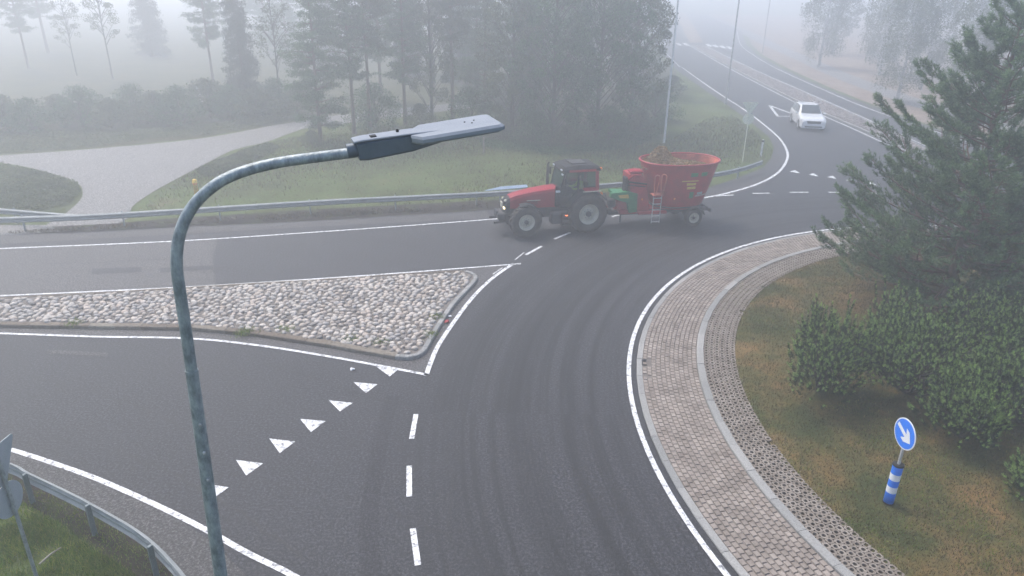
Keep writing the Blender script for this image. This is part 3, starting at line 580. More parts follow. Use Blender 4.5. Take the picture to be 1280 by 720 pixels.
for a, b2 in (((520, 518), (514.5, 549)), ((511.5, 582.5), (511.5, 621)), ((516, 661), (522.5, 707)), ((533, 755), (550, 815)), ((657.5, 318.7), (677, 308)), ((693, 299), (712.5, 291)), ((734, 282), (752, 276)), ((765, 271), (787.5, 265)), ((805, 259.5), (830, 254.5)),
              ((848, 251.5), (872, 247.8)), ((893, 245.4), (917, 243.9)), ((941, 242), (962, 241.5)), ((987, 240.5), (1010, 240.5)), ((1035, 240.5), (1057, 240.6)), ((1085, 241), (1110, 243))):
    line([a, b2], .125 if a[0] > 530 or a[1] < 700 else .125, n=1)
line([(868, 249), (880, 247.3), (905, 242.5), (942, 232), (967, 220), (980, 207), (984.5, 192), (975, 174), (955, 156), (930, 137), (905, 121), (880, 104), (852, 84)], .15)
line(None, .15, wp=[Vector((*q, 0)) for q in ((21.3, 97.6), (22.9, 115), (25.2, 134), (31, 170), (49, 260))])
line(None, .13, wp=smooth_path([Vector((*q, 0)) for q in ((29.0, 46.2), (27.3, 47.8), (26.4, 51), (26.35, 56), (26.35, 69.6), (27.6, 98), (29.8, 131))], 6))
line(None, .12, wp=smooth_path([Vector((*q, 0)) for q in ((28.8, 48.0), (29.0, 53), (29.3, 59), (29.7, 70), (30.6, 98), (32.6, 131))], 4))
line(None, .13, wp=smooth_path([Vector((*q, 0)) for q in ((34.2, 46.5), (33, 51), (32.35, 58.3), (32.0, 67.5), (32.6, 80), (34.1, 99.5), (36.5, 117), (40, 136), (49, 170))], 4))
tri = [((470.5, 458.7), (497.5, 462.5), (487, 471)), ((442, 478), (472, 480.7), (457.5, 491.7)), ((411, 500.7), (441, 504), (425, 514.7)), ((375, 524), (407, 526.7), (388.7, 540.5)), ((336.5, 548.4), (369, 552.4), (349.7, 566.8)), ((295, 575.3), (329, 579.6), (307.8, 595)), ((251, 604), (286, 609.6), (267.5, 623)),
       ((987, 214.8), (1000.5, 217), (993.5, 212.8)), ((1011, 218.5), (1023.5, 221), (1016.5, 216.5)), ((1033.5, 221.5), (1045.5, 223.8), (1041, 220)), ((1057, 225.5), (1071, 228), (1065, 223.8)), ((1082, 229.5), (1096, 232), (1090, 227.8))]
b_ = MB()
for q in tri: b_.add([tuple(G(*p).xy) + (ZM,) for p in q], [(0, 1, 2)])
struct(b_.build('give_way_marking', MT['paint']))
b_ = MB()
for a, c in (((962, 132), (972.5, 145.8)), ((972, 145.5), (999, 145.3)), ((962, 132), (999, 145.5))): strip(b_, [G(*a), G(*c)], .22, ZM)
struct(b_.build('give_way_marking', MT['paint']))
b_ = MB()
for x in (826.5, 843.5, 852.5):
    b_.add([tuple(G(*p).xy) + (ZM,) for p in ((x, 53.6), (x + 5, 53.8), (x + 10, 57), (x + 5, 57))], [(0, 1, 2, 3)])
for x, y in ((881, 55), (889.5, 56), (898.5, 57.2), (907, 58.2)):
    b_.add([tuple(G(*p).xy) + (ZM,) for p in ((x, y), (x + 5, y), (x + 10, y + 3.2), (x + 5, y + 3.2))], [(0, 1, 2, 3)])
struct(b_.build('crosswalk_marking', MT['paint']))


# ------------------------------------------------------------ street lamp in the foreground
P0 = (-1.75, 3.7); PH = R(20)
pole_px = [(275, 715), (257, 600), (240, 470)]
low = onplane(275, 715, P0, PH); hi = onplane(240, 470, P0, PH)
dirp = (hi - low).normalized(); base = low - dirp * (low.z / dirp.z)
t = thing('street_lamp', 'galvanised street lamp with a curved arm and flat grey head, nearest the camera', 'street lamp', (base.x, base.y, 0))
def rel(p): return Vector(p) - Vector((base.x, base.y, 0))
joint = onplane(239.5, 463, P0, PH)
b_ = MB(); b_.tube([rel(base), rel(base.lerp(joint, .5)), rel(joint)], [.075, .052, .036], 20)
b_.tube([rel(joint) - dirp * .012, rel(joint) + dirp * .004], [.0375, .0375], 20); b_.build('pole', MT['galv'], t)
for k in (.35, .55, .75):
    q_ = joint + dirp * (-k); b_ = MB(); b_.lathe([(.009, 0), (.009, .012), (0, .013)], rel(q_ + Vector((.02, -.032, 0))), (.5, -.85, 0), 8); b_.build('bolt', MT['steel'], t)
ap = [(239.5, 463), (232.5, 415), (225, 365), (221, 335), (222, 306), (229, 280), (241, 258), (258, 240), (280, 224.5), (310, 212.5), (350, 203), (400, 196), (440, 191), (462, 187.5)]
pts = smooth_path([onplane(*p, P0, PH) for p in ap], 4)
b_ = MB(); b_.tube([rel(p) for p in pts], [.033 - .004 * i / (len(pts) - 1) for i in range(len(pts))], 20); b_.build('arm', MT['galv'], t)
A = onplane(446, 187.0, P0, PH); Bp = onplane(622, 157.5, P0, PH)
ax = (Bp - A).normalized(); side = Vector((-math.sin(PH), math.cos(PH), 0)); upv = ax.cross(side) * -1
upv = side.cross(ax) * -1 if side.cross(ax).z < 0 else side.cross(ax)
hd = bpy.data.objects.new('tmp', None)
RM = Matrix((ax, side, upv)).transposed()
Lh = (Bp - A).length
def H_(x, y, z): return rel(A + RM @ Vector((x, y, z)))
b_ = MB()
def loft(b, secs, mi=0, cap=True):
    n = len(secs[0]); vv = [H_(*p) for s_ in secs for p in s_]; fs = []
    for i in range(len(secs) - 1):
        for k in range(n): fs.append((i * n + k, i * n + (k + 1) % n, (i + 1) * n + (k + 1) % n, (i + 1) * n + k))
    b.add(vv, fs, mi)
    if cap: b.add([H_(*p) for p in secs[0]], [tuple(range(n))], mi); b.add([H_(*p) for p in secs[-1]], [tuple(range(n))], mi)
def sec(x, w, zt, zb, c=.012): return [(x, -w, zb + c), (x, -w + c, zb), (x, w - c, zb), (x, w, zb + c), (x, w, zt - c), (x, w - c, zt), (x, -w + c, zt), (x, -w, zt - c)]
# collar
cb = MB(); cb.tube([H_(-.055, 0, 0), H_(.015, 0, 0)], [.040, .040], 20); cb.build('collar', MT['lampdark'], t)
# gear housing with pale top shell and dark sides
hb = MB(); loft(hb, [sec(.0, .062, .045, -.052), sec(.05, .066, .050, -.058), sec(.30, .068, .048, -.05), sec(.50, .055, .030, -.025), sec(.56, .03, .02, -.01)])
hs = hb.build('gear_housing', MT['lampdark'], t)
sb = MB(); loft(sb, [sec(-.015, .058, .058, .046, .004), sec(.03, .066, .062, .050, .004), sec(.30, .070, .056, .046, .004), sec(.44, .07, .048, .036, .004), sec(.60, .020, .040, .028, .004)])
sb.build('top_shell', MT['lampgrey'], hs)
lb = MB(); lb.cbox(H_(.10, -.01, .0635), (.035, .05, .006), .002, RM); lb.build('latch', MT['black'], hs)
lb = MB(); lb.cbox(H_(.245, .02, .062), (.016, .02, .02), .004, RM); lb.build('sensor_cap', MT['black'], hs)
# flat head plate
W = .175
out = [(.30, -.085), (.345, -W * .98), (.40, -W), (Lh - .03, -W), (Lh - .005, -W + .02), (Lh + .0, W - .02), (Lh - .025, W), (.40, W), (.33, .085)]
pb = MB(); n = len(out)
def ring_(off, z): return [H_(x + (0.0 if x < .5 else -off), y - math.copysign(off, y), z) for x, y in out]
vv = ring_(.014, .046) + ring_(0, .032) + ring_(.002, .012) + ring_(.022, .0)
fs = [tuple(range(n))[::-1], tuple(range(3 * n, 4 * n))] + [(l * n + k, l * n + (k + 1) % n, (l + 1) * n + (k + 1) % n, (l + 1) * n + k) for l in range(3) for k in range(n)]
pb.add(vv, fs); hp = pb.build('lamp_head', MT['lampgrey'], t)
db = MB(); loft(db, [sec(.38, W - .05, .0, -.008, .002), sec(Lh - .07, W - .05, .0, -.008, .002)]); db.build('diffuser', MT['lens'], hp)
for x, y in ((Lh - .19, .03), (Lh - .13, .04), (Lh - .16, -.02)): db = MB(); db.lathe([(.005, 0), (.005, .004), (.0, .005)], H_(x, y, .046), upv, 8); db.build('screw', MT['black'], hp)

# ------------------------------------------------------------ guard rails
def guard_rail(pts, label, h=.72, spacing=4.0, side=1, m='galv_rail', group=None, slope_end=False, posts=True, post_m='galv'):
    """pts: ground points of the rail line; side: +1 posts to the left of travel"""
    pts = smooth_path([Vector((p[0], p[1], 0)) for p in pts], 8); o0 = pts[0].copy()
    t = thing('guard_rail', label, 'guard rail', tuple(o0), 0, group)
    pr = [(0, .14), (.03, .12), (.07, .09), (.07, .05), (.01, .02), (.01, -.02), (.07, -.05), (.07, -.09), (.03, -.12), (0, -.14)]
    b = MB(); N_ = len(pts); rows = []
    for i, p in enumerate(pts):
        tg = (pts[min(i + 1, N_ - 1)] - pts[max(i - 1, 0)]).normalized(); nr = Vector((tg.y, -tg.x, 0)) * side
        rows.append([p - o0 + nr * (d + .03) + Vector((0, 0, h - .16 + z)) for d, z in pr] + [p - o0 + nr * (d + .024) + Vector((0, 0, h - .16 + z)) for d, z in pr[::-1]])
    k = len(rows[0])
    b.add([q for r_ in rows for q in r_], [(i * k + j, i * k + (j + 1) % k, (i + 1) * k + (j + 1) % k, (i + 1) * k + j) for i in range(N_ - 1) for j in range(k)])
    b.build('rail', MT[m], t)
    if posts:
        acc = 0.0; nxt = .6
        for i in range(N_ - 1):
            L = (pts[i + 1] - pts[i]).length
            while nxt <= acc + L:
                p = pts[i].lerp(pts[i + 1], (nxt - acc) / L); tg = (pts[i + 1] - pts[i]).normalized(); rz = math.atan2(tg.y, tg.x)
                pb = MB(); pb.cbox((0, 0, (h + .02) / 2 - .2), (.06, .10, h + .42), .012); po = pb.build('post', MT[post_m], t)
                nrm = Vector((-tg.y, tg.x, 0)) * side
                po.location = p - o0 + nrm * .04; po.rotation_euler = (0, 0, rz); nxt += spacing
            acc += L
    return t
gl = [G(-260, 303), G(-60, 292.5), G(0, 290), G(111, 286), G(222, 279), G(400, 267), G(520, 260.5), G(622, 255), G(700, 249), G(760, 244.3), G(840, 237), G(890, 230.5), G(925, 223.0), G(950, 214.2)]
guard_rail([(p.x, p.y) for p in gl], 'long steel guard rail passing behind the tractor and trailer to the far bend', .70)
gs = [G(-200, 268), G(-60, 273.5), G(0, 276.8), G(50, 281), G(102, 285.5)]
guard_rail([(p.x, p.y) for p in gs], 'short pale guard rail slanting in from the left edge, beyond the long one', .66)
gn = [G(-330, 548), (-15.8, 14.35), G(0, 606.5), G(43, 626), G(124, 668), G(199, 719), (-4.95, 8.75), (-3.75, 6.9)]
guard_rail([(p[0], p[1]) for p in gn], 'near steel guard rail curving round the grassy bottom left corner', .72, 2.05, side=-1, post_m='post_dark')
# blue sloping end section behind the tractor bonnet
a0 = G(606, 256.5); a1 = G(662, 252.2)
t = thing('guard_plate', 'pale blue plate sloping up behind the guard rail, just above the tractor bonnet', 'metal plate', (a0.x, a0.y, 0), math.atan2(a1.y - a0.y, a1.x - a0.x))
b_ = MB(); b_.hull([(0, .10, .70), (.25, .12, .69), (2.2, .14, .69), (2.3, .14, .73), (.1, .16, .73), (.9, .34, .80), (2.3, .34, .82), (2.3, .34, .78)]); b_.build('sheet', MT['rail_blue'], t)
for x in (.9, 1.9): b_ = MB(); b_.cbox((x, .40, .34), (.06, .08, .80), .01); b_.build('post', MT['galv'], t)

# ------------------------------------------------------------ sign posts
def disc(b, c, nrm, r, th_, mi=0, n=48): b.lathe([(0, -th_ / 2), (r, -th_ / 2), (r, th_ / 2), (0, th_ / 2)], c, nrm, n, mi, smooth=False)
def frame(nrm):
    nrm = Vector(nrm).normalized(); xr = Vector((0, 0, 1)).cross(nrm).normalized(); zu = nrm.cross(xr); return nrm, xr, zu
def yield_post(base, face, zd, zt, label, backm, rd=.32, wt=.9, z_top=None, postm='galv'):
    t = thing('sign_post', label, 'road sign', tuple(base)); n_, xr, zu = frame(face)
    z_top = z_top or zt + .35
    b = MB(); b.tube([(0, 0, -.2), (0, 0, z_top)], .032, 12); b.build('post', MT[postm], t)
    b = MB(); c = n_ * .045 + Vector((0, 0, zd)); disc(b, c, n_, rd, .012); d = b.build('round_sign', backm, t)
    b = MB(); disc(b, c + n_ * .008, n_, rd * .97, .003); b.build('sign_face', MT['signblue'], d)
    for sgn in (-1, 1):
        pass
    def tri_(k, off, dep, mt, name, par):
        h_ = wt * .866; c2 = Vector((0, 0, zt)) + n_ * off; P_ = []
        for cx_, cz in ((-wt / 2, h_ / 3), (wt / 2, h_ / 3), (0, -2 * h_ / 3)):
            for a in range(5):
                ang0 = {-wt / 2: R(90), wt / 2: R(-30), 0: R(210)}[cx_] + R(120) * a / 4
                P_.append((cx_ * (1 - .1) * k + .045 * k * math.cos(ang0), cz * (1 - .1) * k + .045 * k * math.sin(ang0)))
        pts_ = [c2 + xr * x + zu * z for x, z in P_]; b = MB(); b.hull([p - n_ * dep / 2 for p in pts_] + [p + n_ * dep / 2 for p in pts_]); return b.build(name, mt, par)
    tr = tri_(1, .045, .012, backm, 'triangle_sign', t); tri_(.99, .0525, .003, MT['red'], 'red_border', tr); tri_(.78, .0545, .003, MT['yellow'], 'sign_face', tr)
    for z in (zd - .12, zd + .12, zt + .1, zt - .1):
        b = MB(); b.box(Vector((0, 0, z)) + n_ * .02, (.08, .05, .03), Matrix.Rotation(math.atan2(n_.y, n_.x) + math.pi / 2, 3, 'Z')); b.build('clamp', MT['galv'], t)
    return t
bp_ = G(54, 747)
yield_post((bp_.x, bp_.y, 0), (-.93, .05, 0), 2.22, 2.98, 'grey backs of a triangular and a round sign on one post, bottom left corner', MT['signback'])
bp_ = G(928, 202)
yield_post((bp_.x, bp_.y, 0), (.12, .99, 0), 2.65, 3.38, 'cream backs of triangular and round signs on a thin post by the far bend', MT['signback_cream'], .34, .9, 3.65, 'signback_cream')
# blue keep-right bollard
bp_ = G(1110, 628); zb = island_z(bp_.x, bp_.y); bp_ = G(1110, 628, zb)
t = thing('bollard_sign', 'blue and white banded bollard carrying a round blue arrow sign on the brown lawn', 'traffic bollard', tuple(bp_))
b_ = MB(); b_.lathe([(.0, .0), (.105, .0), (.105, .30)], (0, 0, 0), (0, 0, 1), 28, 0); b_.lathe([(.105, .30), (.105, .455)], (0, 0, 0), (0, 0, 1), 28, 1)
b_.lathe([(.105, .455), (.105, .62)], (0, 0, 0), (0, 0, 1), 28, 0); b_.lathe([(.105, .62), (.105, .775)], (0, 0, 0), (0, 0, 1), 28, 1); b_.lathe([(.105, .775), (.105, .99)], (0, 0, 0), (0, 0, 1), 28, 0)
b_.build('column', [MT['signblue'], MT['signwhite']], t)
b_ = MB(); b_.lathe([(.108, .965), (.115, .975), (.115, 1.005), (.105, 1.012), (.03, 1.015)], (0, 0, 0), (0, 0, 1), 28); b_.build('cap', MT['black'], t)
b_ = MB(); b_.lathe([(.112, .0), (.112, .03), (.1, .035)], (0, 0, 0), (0, 0, 1), 28); b_.build('foot', MT['black'], t)
b_ = MB(); b_.tube([(0, 0, .9), (0, 0, 1.95)], .03, 14); b_.build('post', MT['steel'], t)
n_, xr, zu = frame((math.cos(R(187)), math.sin(R(187)), .0)); c = Vector((0, 0, 1.76)) + n_ * .045
b_ = MB(); disc(b_, c, n_, .335, .014); sg = b_.build('sign_plate', MT['signwhite'], t)
b_ = MB(); disc(b_, c + n_ * .0085, n_, .31, .003); b_.build('blue_face', MT['signblue'], sg)
# arrow pointing down to the right as its reader sees it
rd_ = -xr if False else xr
def arrow_pts():
    a = [(-.24, .036), (.04, .036), (-.03, .13), (.07, .13), (.215, 0), (.07, -.13), (-.03, -.13), (.04, -.036), (-.24, -.036)]
    ang = R(-24); return [(x * math.cos(ang) - y * math.sin(ang), x * math.sin(ang) + y * math.cos(ang)) for x, y in a]
pa = [(x * 1.12, y * 1.18) for x, y in arrow_pts()]; b_ = MB(); tris = tessellate_polygon([[Vector((x, y, 0)) for x, y in pa]])
q0 = [c + n_ * .0102 + xr * x + zu * y for x, y in pa]; q1 = [p + n_ * .003 for p in q0]; k = len(pa)
b_.add(q0 + q1, [tuple(i + k for i in f) for f in tris] + [(i, (i + 1) % k, (i + 1) % k + k, i + k) for i in range(k)]); b_.build('white_arrow', MT['signwhite'], sg)

# marker posts
p = G(951, 195); t = thing('marker_post', 'white road edge marker post with a black band beside the far bend', 'marker post', tuple(p))
b_ = MB(); b_.cbox((0, 0, .42), (.12, .06, .95), .02); b_.build('body', MT['whitepost'], t)
b_ = MB(); b_.cbox((0, 0, .965), (.123, .063, .13), .02); b_.build('black_band', MT['black'], t)
b_ = MB(); b_.cbox((0, 0, 1.06), (.118, .058, .06), .015); b_.build('cap', MT['whitepost'], t)
p = G(247.5, 253); t = thing('marker_post', 'yellow plastic marker post in the grass behind the long guard rail', 'marker post', tuple(p))
b_ = MB(); b_.lathe([(.11, 0), (.11, 1.0), (.12, 1.0), (.12, 1.03), (.11, 1.03), (.11, 1.12), (.08, 1.16), (0, 1.165)], (0, 0, 0), (0, 0, 1), 16); b_.build('body', MT['yel_post'], t)
b_ = MB(); b_.lathe([(.112, .93), (.112, .985)], (0, 0, 0), (0, 0, 1), 16); b_.build('orange_band', MT['orange'], t)
p = G(604.5, 191); t = thing('stake', 'pale wooden stake standing in the grass just below the lamp head', 'stake', tuple(p))
b_ = MB(); b_.cbox((0, 0, .45), (.1, .08, 1.1), .015); b_.build('pole', MT['wood'], t)
p = G(251, 130); t = thing('stake', 'short white leaning stake among the bushes beyond the gravel path', 'stake', tuple(p))
b_ = MB(); b_.tube([(.12, 0, -.1), (-.12, 0, 1.5)], .10, 8); b_.build('pole', MT['whitepost'], t)

# far lamp posts
for (px, py, hgt, lab, mm_, r0_) in ((830, 178, 12.5, 'thin white lamp post rising behind the red trailer', 'whitepost', .075), (907, 130, 12.5, 'thin grey lamp post beside the far road, left of the white car', 'steel', .08), (953, 66, 11., 'faint lamp post in the fog beyond the crosswalk', 'steel', .08), (1226, 62, 11., 'pale lamp post rising behind the top of the big pine', 'whitepost', .09)):
    p = G(px, py); t = thing('street_lamp', lab, 'street lamp', tuple(p))
    b_ = MB(); b_.tube([(0, 0, -.1), (0, 0, hgt * .5), (0, 0, hgt)], [r0_, r0_ * .85, r0_ * .65], 12); b_.build('pole', MT[mm_], t)
    b_ = MB(); b_.cbox((.5, 0, hgt), (1.1, .25, .1), .03); b_.build('lamp_head', MT['lampgrey'], t)
# faded red board behind the pine top
p = G(1212, 84); t = thing('notice_board', 'faded red and white striped barrier board behind the top of the big pine', 'barrier board', tuple(p), R(-30))
b_ = MB(); b_.cbox((0, 0, 1.1), (1.9, .05, .35), .01); b_.cbox((0, 0, .6), (1.9, .05, .3), .01); b_.build('board', MT['redwhite'], t)
b_ = MB()
for k in range(4): b_.prism([(-.85 + k * .5, .93), (-.65 + k * .5, .93), (-.5 + k * .5, 1.27), (-.7 + k * .5, 1.27)], -.034, -.028, 'y')
b_.build('white_stripes', MT['signwhite'], t)
for s_ in (-.7, .7): b_ = MB(); b_.cbox((s_, .05, .6), (.08, .06, 1.4), .01); b_.build('post', MT['wood'], t)

# ------------------------------------------------------------ tractor
def wheel(parent, x, y, r, w, rim_r, out, label=None, lugs=20, tyre=MT['rubber'], rim=MT['cream'], hub=MT['chassis'], roty=0.):
    """one wheel: tyre > rim > hub ; out=+1 when its outside faces +y"""
    b = MB(); hw = w / 2
    prof = [(rim_r, -hw * .80), (rim_r + .04, -hw * .92), (r * .80, -hw), (r * .93, -hw * .90), (r * .965, -hw * .6), (r * .975, 0), (r * .965, hw * .6), (r * .93, hw * .90), (r * .80, hw), (rim_r + .04, hw * .92), (rim_r, hw * .80), (rim_r - .02, hw * .5), (rim_r - .02, -hw * .5), (rim_r, -hw * .80)]
    b.lathe(prof, (0, 0, 0), (0, 1, 0), 48)
    if lugs:
        for k in range(lugs):
            for sd_ in (-1, 1):
                a = 2 * math.pi * (k + (0 if sd_ < 0 else .5)) / lugs
                pts_ = []
                for (yy, da, r_) in ((0.03, 0, .985), (.45, .12, .98), (.95, .22, .90)):
                    for wd in (-.045, .045):
                        for hh in (0, .045):
                            rr = r_ * r + (hh if yy < .9 else hh * .9) ; aa = a + da * 1.0 + wd / r * (1. if yy < .5 else 1.3)
                            pts_.append((rr * math.cos(aa), sd_ * yy * hw, rr * math.sin(aa)))
                for q in (0, 4):
                    b.hull(pts_[q:q + 8])
    ty = b.build('wheel', tyre, parent); ty.location = (x, y, r); ty.rotation_euler = (0, roty, 0)
    o = out
    b = MB(); b.lathe([(rim_r + .005, o * hw * .86), (rim_r - .015, o * hw * .86), (rim_r - .03, o * hw * .55), (rim_r * .80, o * hw * .30), (rim_r * .62, o * hw * .22), (rim_r * .5, o * hw * .45), (rim_r * .3, o * hw * .5), (0, o * hw * .5)], (0, 0, 0), (0, 1, 0), 36)
    rm = b.build('rim', rim, ty)
    b = MB(); b.lathe([(rim_r * .27, o * hw * .5), (rim_r * .27, o * hw * .80), (rim_r * .2, o * hw * .92), (0, o * hw * .95)], (0, 0, 0), (0, 1, 0), 20)
    for k in range(8):
        a = 2 * math.pi * k / 8; b.lathe([(.016, o * hw * .42), (.016, o * hw * .58), (0, o * hw * .58)], (rim_r * .42 * math.cos(a), 0, rim_r * .42 * math.sin(a)), (0, 1, 0), 8)
    b.build('hub', hub, rm)
    return ty
fw = G(657, 296.3); rw = G(733, 290.3); hv = (fw - rw).normalized(); th_ = math.atan2(hv.y, hv.x)
ln_ = Vector((-math.sin(th_), math.cos(th_), 0))     # tractor's left (towards the camera)
org = rw - ln_ * .98; org.z = 0; WB = (fw - rw).length
tr = thing('tractor', 'red farm tractor with a dark cab and cream wheel rims turning off the roundabout', 'tractor', tuple(org), th_)
RW, FW_ = .89, .70
for s_ in (1, -1):
    wheel(tr, 0, s_ * .92, RW, .56, .46, s_, lugs=20, roty=.2 * s_); wheel(tr, WB, s_ * .92, FW_, .46, .36, s_, lugs=18)
# chassis
b_ = MB(); b_.cbox((.9, 0, .85), (2.4, .55, .5), .05); b_.cbox((WB, 0, .72), (.35, 1.3, .22), .06); b_.cbox((0, 0, .88), (.5, 1.35, .34), .08)
b_.cbox((WB + .1, 0, .95), (1.5, .5, .35), .05); b_.tube([(0, -.9, RW), (0, .9, RW)], .09, 14); b_.tube([(WB, -.9, FW_), (WB, .9, FW_)], .08, 14)
b_.cbox((-.45, 0, .65), (.5, .6, .3), .05); b_.build('chassis', MT['chassis'], tr)
# fuel tank and steps
b_ = MB(); b_.cbox((1.15, .62, .68), (.95, .42, .52), .07); b_.build('fuel_tank', MT['chassis'], tr)
b_ = MB()
for k in range(3): b_.cbox((1.0, .92, .42 + .24 * k), (.46, .2, .03), .01)
for x in (.79, 1.21): b_.cbox((x, .97, .7), (.03, .05, .62), .008)
b_.build('steps', MT['black'], tr)
b_ = MB(); b_.cbox((.93, .90, .83), (.14, .03, .05), .01); b_.build('side_marker', lamp_red, tr)
# bonnet: tapered, sloping to the nose
def loft3(b, secs, mi=0, smooth=False):
    n = len(secs[0]); vv = [p for s_ in secs for p in s_]
    b.add(vv, [(i * n + k, i * n + (k + 1) % n, (i + 1) * n + (k + 1) % n, (i + 1) * n + k) for i in range(len(secs) - 1) for k in range(n)] + [tuple(range(n))[::-1], tuple(range((len(secs) - 1) * n, len(secs) * n))], mi, smooth)
def bsec(x, w, zt, zb, c): return [(x, -w, zb), (x, w, zb), (x, w * 1.0, zt - c * 1.6), (x, w - c * .6, zt - c * .4), (x, w - c * 2.2, zt), (x, -w + c * 2.2, zt), (x, -w + c * .6, zt - c * .4), (x, -w, zt - c * 1.6)]
b_ = MB(); loft3(b_, [bsec(1.12, .46, 1.98, 1.10, .09), bsec(1.6, .45, 1.95, 1.12, .09), bsec(2.4, .41, 1.86, 1.12, .09), bsec(3.1, .37, 1.74, 1.12, .10), bsec(WB + .55, .34, 1.64, 1.14, .11)])
bo = b_.build('bonnet', MT['red'], tr)
for s_ in (1, -1):
    for z in (1.30, 1.36, 1.42): b_ = MB(); b_.box((2.55, s_ * .415, z), (.75, .02, .018), Matrix.Rotation(-s_ * R(3.), 3, 'Z')); b_.build('side_vent', MT['black'], bo)
b_ = MB(); b_.box((2.35, .424, 1.47), (.62, .012, .035), Matrix.Rotation(-R(3), 3, 'Z')); b_.build('badge_strip', MT['cream'], bo)
# nose grille, headlamps, weight block
b_ = MB(); loft3(b_, [bsec(WB + .55, .345, 1.645, .98, .11), bsec(WB + .72, .33, 1.55, .95, .13), bsec(WB + .80, .27, 1.40, .98, .12)]); ng = b_.build('grille', MT['black'], tr)
for s_ in (1, -1):
    b_ = MB(); b_.cbox((WB + .77, s_ * .22, 1.16), (.10, .15, .12), .03); b_.build('headlight', lamp_on if s_ > 0 else MT['lens'], tr)
    b_ = MB(); b_.cbox((WB + .70, s_ * .20, 1.47), (.16, .15, .12), .04); b_.build('headlight', MT['cream'], tr)
b_ = MB(); b_.cbox((WB + .92, 0, .80), (.36, .85, .34), .06); b_.cbox((WB + 1.08, 0, .95), (.1, .5, .2), .04)
for s_ in (1, -1): b_.cbox((WB + 1.05, s_ * .4, .58), (.5, .08, .1), .02)
b_.build('front_weight', MT['chassis'], tr)
b_ = MB(); b_.cbox((WB + .84, .0, 1.27), (.06, .34, .26), .03); b_.build('front_guard', MT['cream'], tr)
# exhaust and air intake by the windscreen post
b_ = MB(); b_.tube([(1.45, -.42, 1.7), (1.45, -.46, 2.2), (1.45, -.46, 2.85), (1.38, -.46, 2.93)], [.07, .07, .045, .045], 12); b_.build('exhaust', MT['chassis'], tr)
b_ = MB(); b_.cbox((1.28, .53, 1.62), (.22, .16, .95), .04); b_.build('side_pillar', MT['black'], tr)
b_ = MB(); b_.cbox((1.3, .63, 1.86), (.22, .05, .1), .02); b_.build('work_light', MT['lens'], tr)
# cab
fl = 1.15; rf_ = 2.72
def V3(x, y, z): return Vector((x, y, z))
post = {'fl': (V3(1.28, .60, fl + .4), V3(1.00, .66, rf_)), 'ml': (V3(.42, .80, fl + .1), V3(.42, .72, rf_)), 'rl': (V3(-.52, .74, 1.62), V3(-.46, .70, rf_))}
def beam(b, a, c, w): 
    a = Vector(a); c = Vector(c); d = (c - a); q = d.to_track_quat('Z', 'Y').to_matrix(); b.box((a + c) / 2, (w, w, d.length), q)
b_ = MB()
for s_ in (1, -1):
    m_ = lambda v: V3(v.x, v.y * s_, v.z)
    for k in ('fl', 'ml'): beam(b_, m_(post[k][0]), m_(post[k][1]), .07)
    beam(b_, m_(V3(1.28, .60, fl + .4)), m_(V3(1.12, .66, fl)), .07); beam(b_, m_(V3(1.12, .66, fl)), m_(V3(.42, .80, fl + .08)), .07)
    beam(b_, m_(V3(.42, .80, fl + .1)), m_(V3(-.52, .74, 1.62)), .07)
b_.cbox((.38, 0, fl), (1.6, 1.3, .12), .03); b_.cbox((1.22, 0, 1.55), (.14, 1.15, .8), .04); b_.cbox((-.50, 0, 1.42), (.08, 1.3, .5), .02)
b_.build('cab_frame', MT['black'], tr)
for s_ in (1, -1): b_ = MB(); beam(b_, (-.52, .74 * s_, 1.55), (-.46, .70 * s_, rf_), .13); b_.build('rear_pillar', MT['red'], tr)
b_ = MB(); loft3(b_, [[(x, y, z) for x, y, z in s_] for s_ in ([( -.62, -.68, 2.70), (-.62, .68, 2.70), (-.60, .72, 2.82), (-.50, .60, 2.93), (-.50, -.60, 2.93), (-.60, -.72, 2.82)], [(.4, -.78, 2.70), (.4, .78, 2.70), (.4, .80, 2.84), (.4, .66, 2.99), (.4, -.66, 2.99), (.4, -.80, 2.84)], [(1.12, -.72, 2.70), (1.12, .72, 2.70), (1.14, .72, 2.82), (1.02, .60, 2.92), (1.02, -.60, 2.92), (1.14, -.72, 2.82)])])
rfo = b_.build('roof', MT['black'], tr)
for s_ in (1, -1): b_ = MB(); b_.box((.25, s_ * .803, 2.775), (1.25, .012, .10)); b_.build('red_stripe', MT['red_dull'], rfo)
b_ = MB(); b_.cbox((.3, 0, 3.0), (.7, .7, .05), .02); b_.build('roof_hatch', MT['chassis'], rfo)
for x, y in ((1.15, .52), (1.15, -.52), (1.15, .66)):
    b_ = MB(); b_.cbox((x, y, 2.79 if abs(y) < .6 else 2.62), (.06, .16, .08), .02); b_.build('work_light', MT['lens'], rfo)
b_ = MB(); b_.cbox((-.66, .62, 2.80), (.08, .14, .09), .02); b_.build('beacon', MT['orange'], rfo)
def pane(b, pts_): 
    pts_ = [Vector(p) for p in pts_]; n_ = (pts_[1] - pts_[0]).cross(pts_[2] - pts_[0]).normalized() * .004
    k = len(pts_); b.add([p - n_ for p in pts_] + [p + n_ for p in pts_], [tuple(range(k))[::-1], tuple(range(k, 2 * k))] + [(i, (i + 1) % k, (i + 1) % k + k, i + k) for i in range(k)])
b_ = MB(); pane(b_, [(1.27, -.58, 1.9), (1.27, .58, 1.9), (1.02, .64, 2.70), (1.02, -.64, 2.70)]); b_.build('windscreen', MT['glass'], tr)
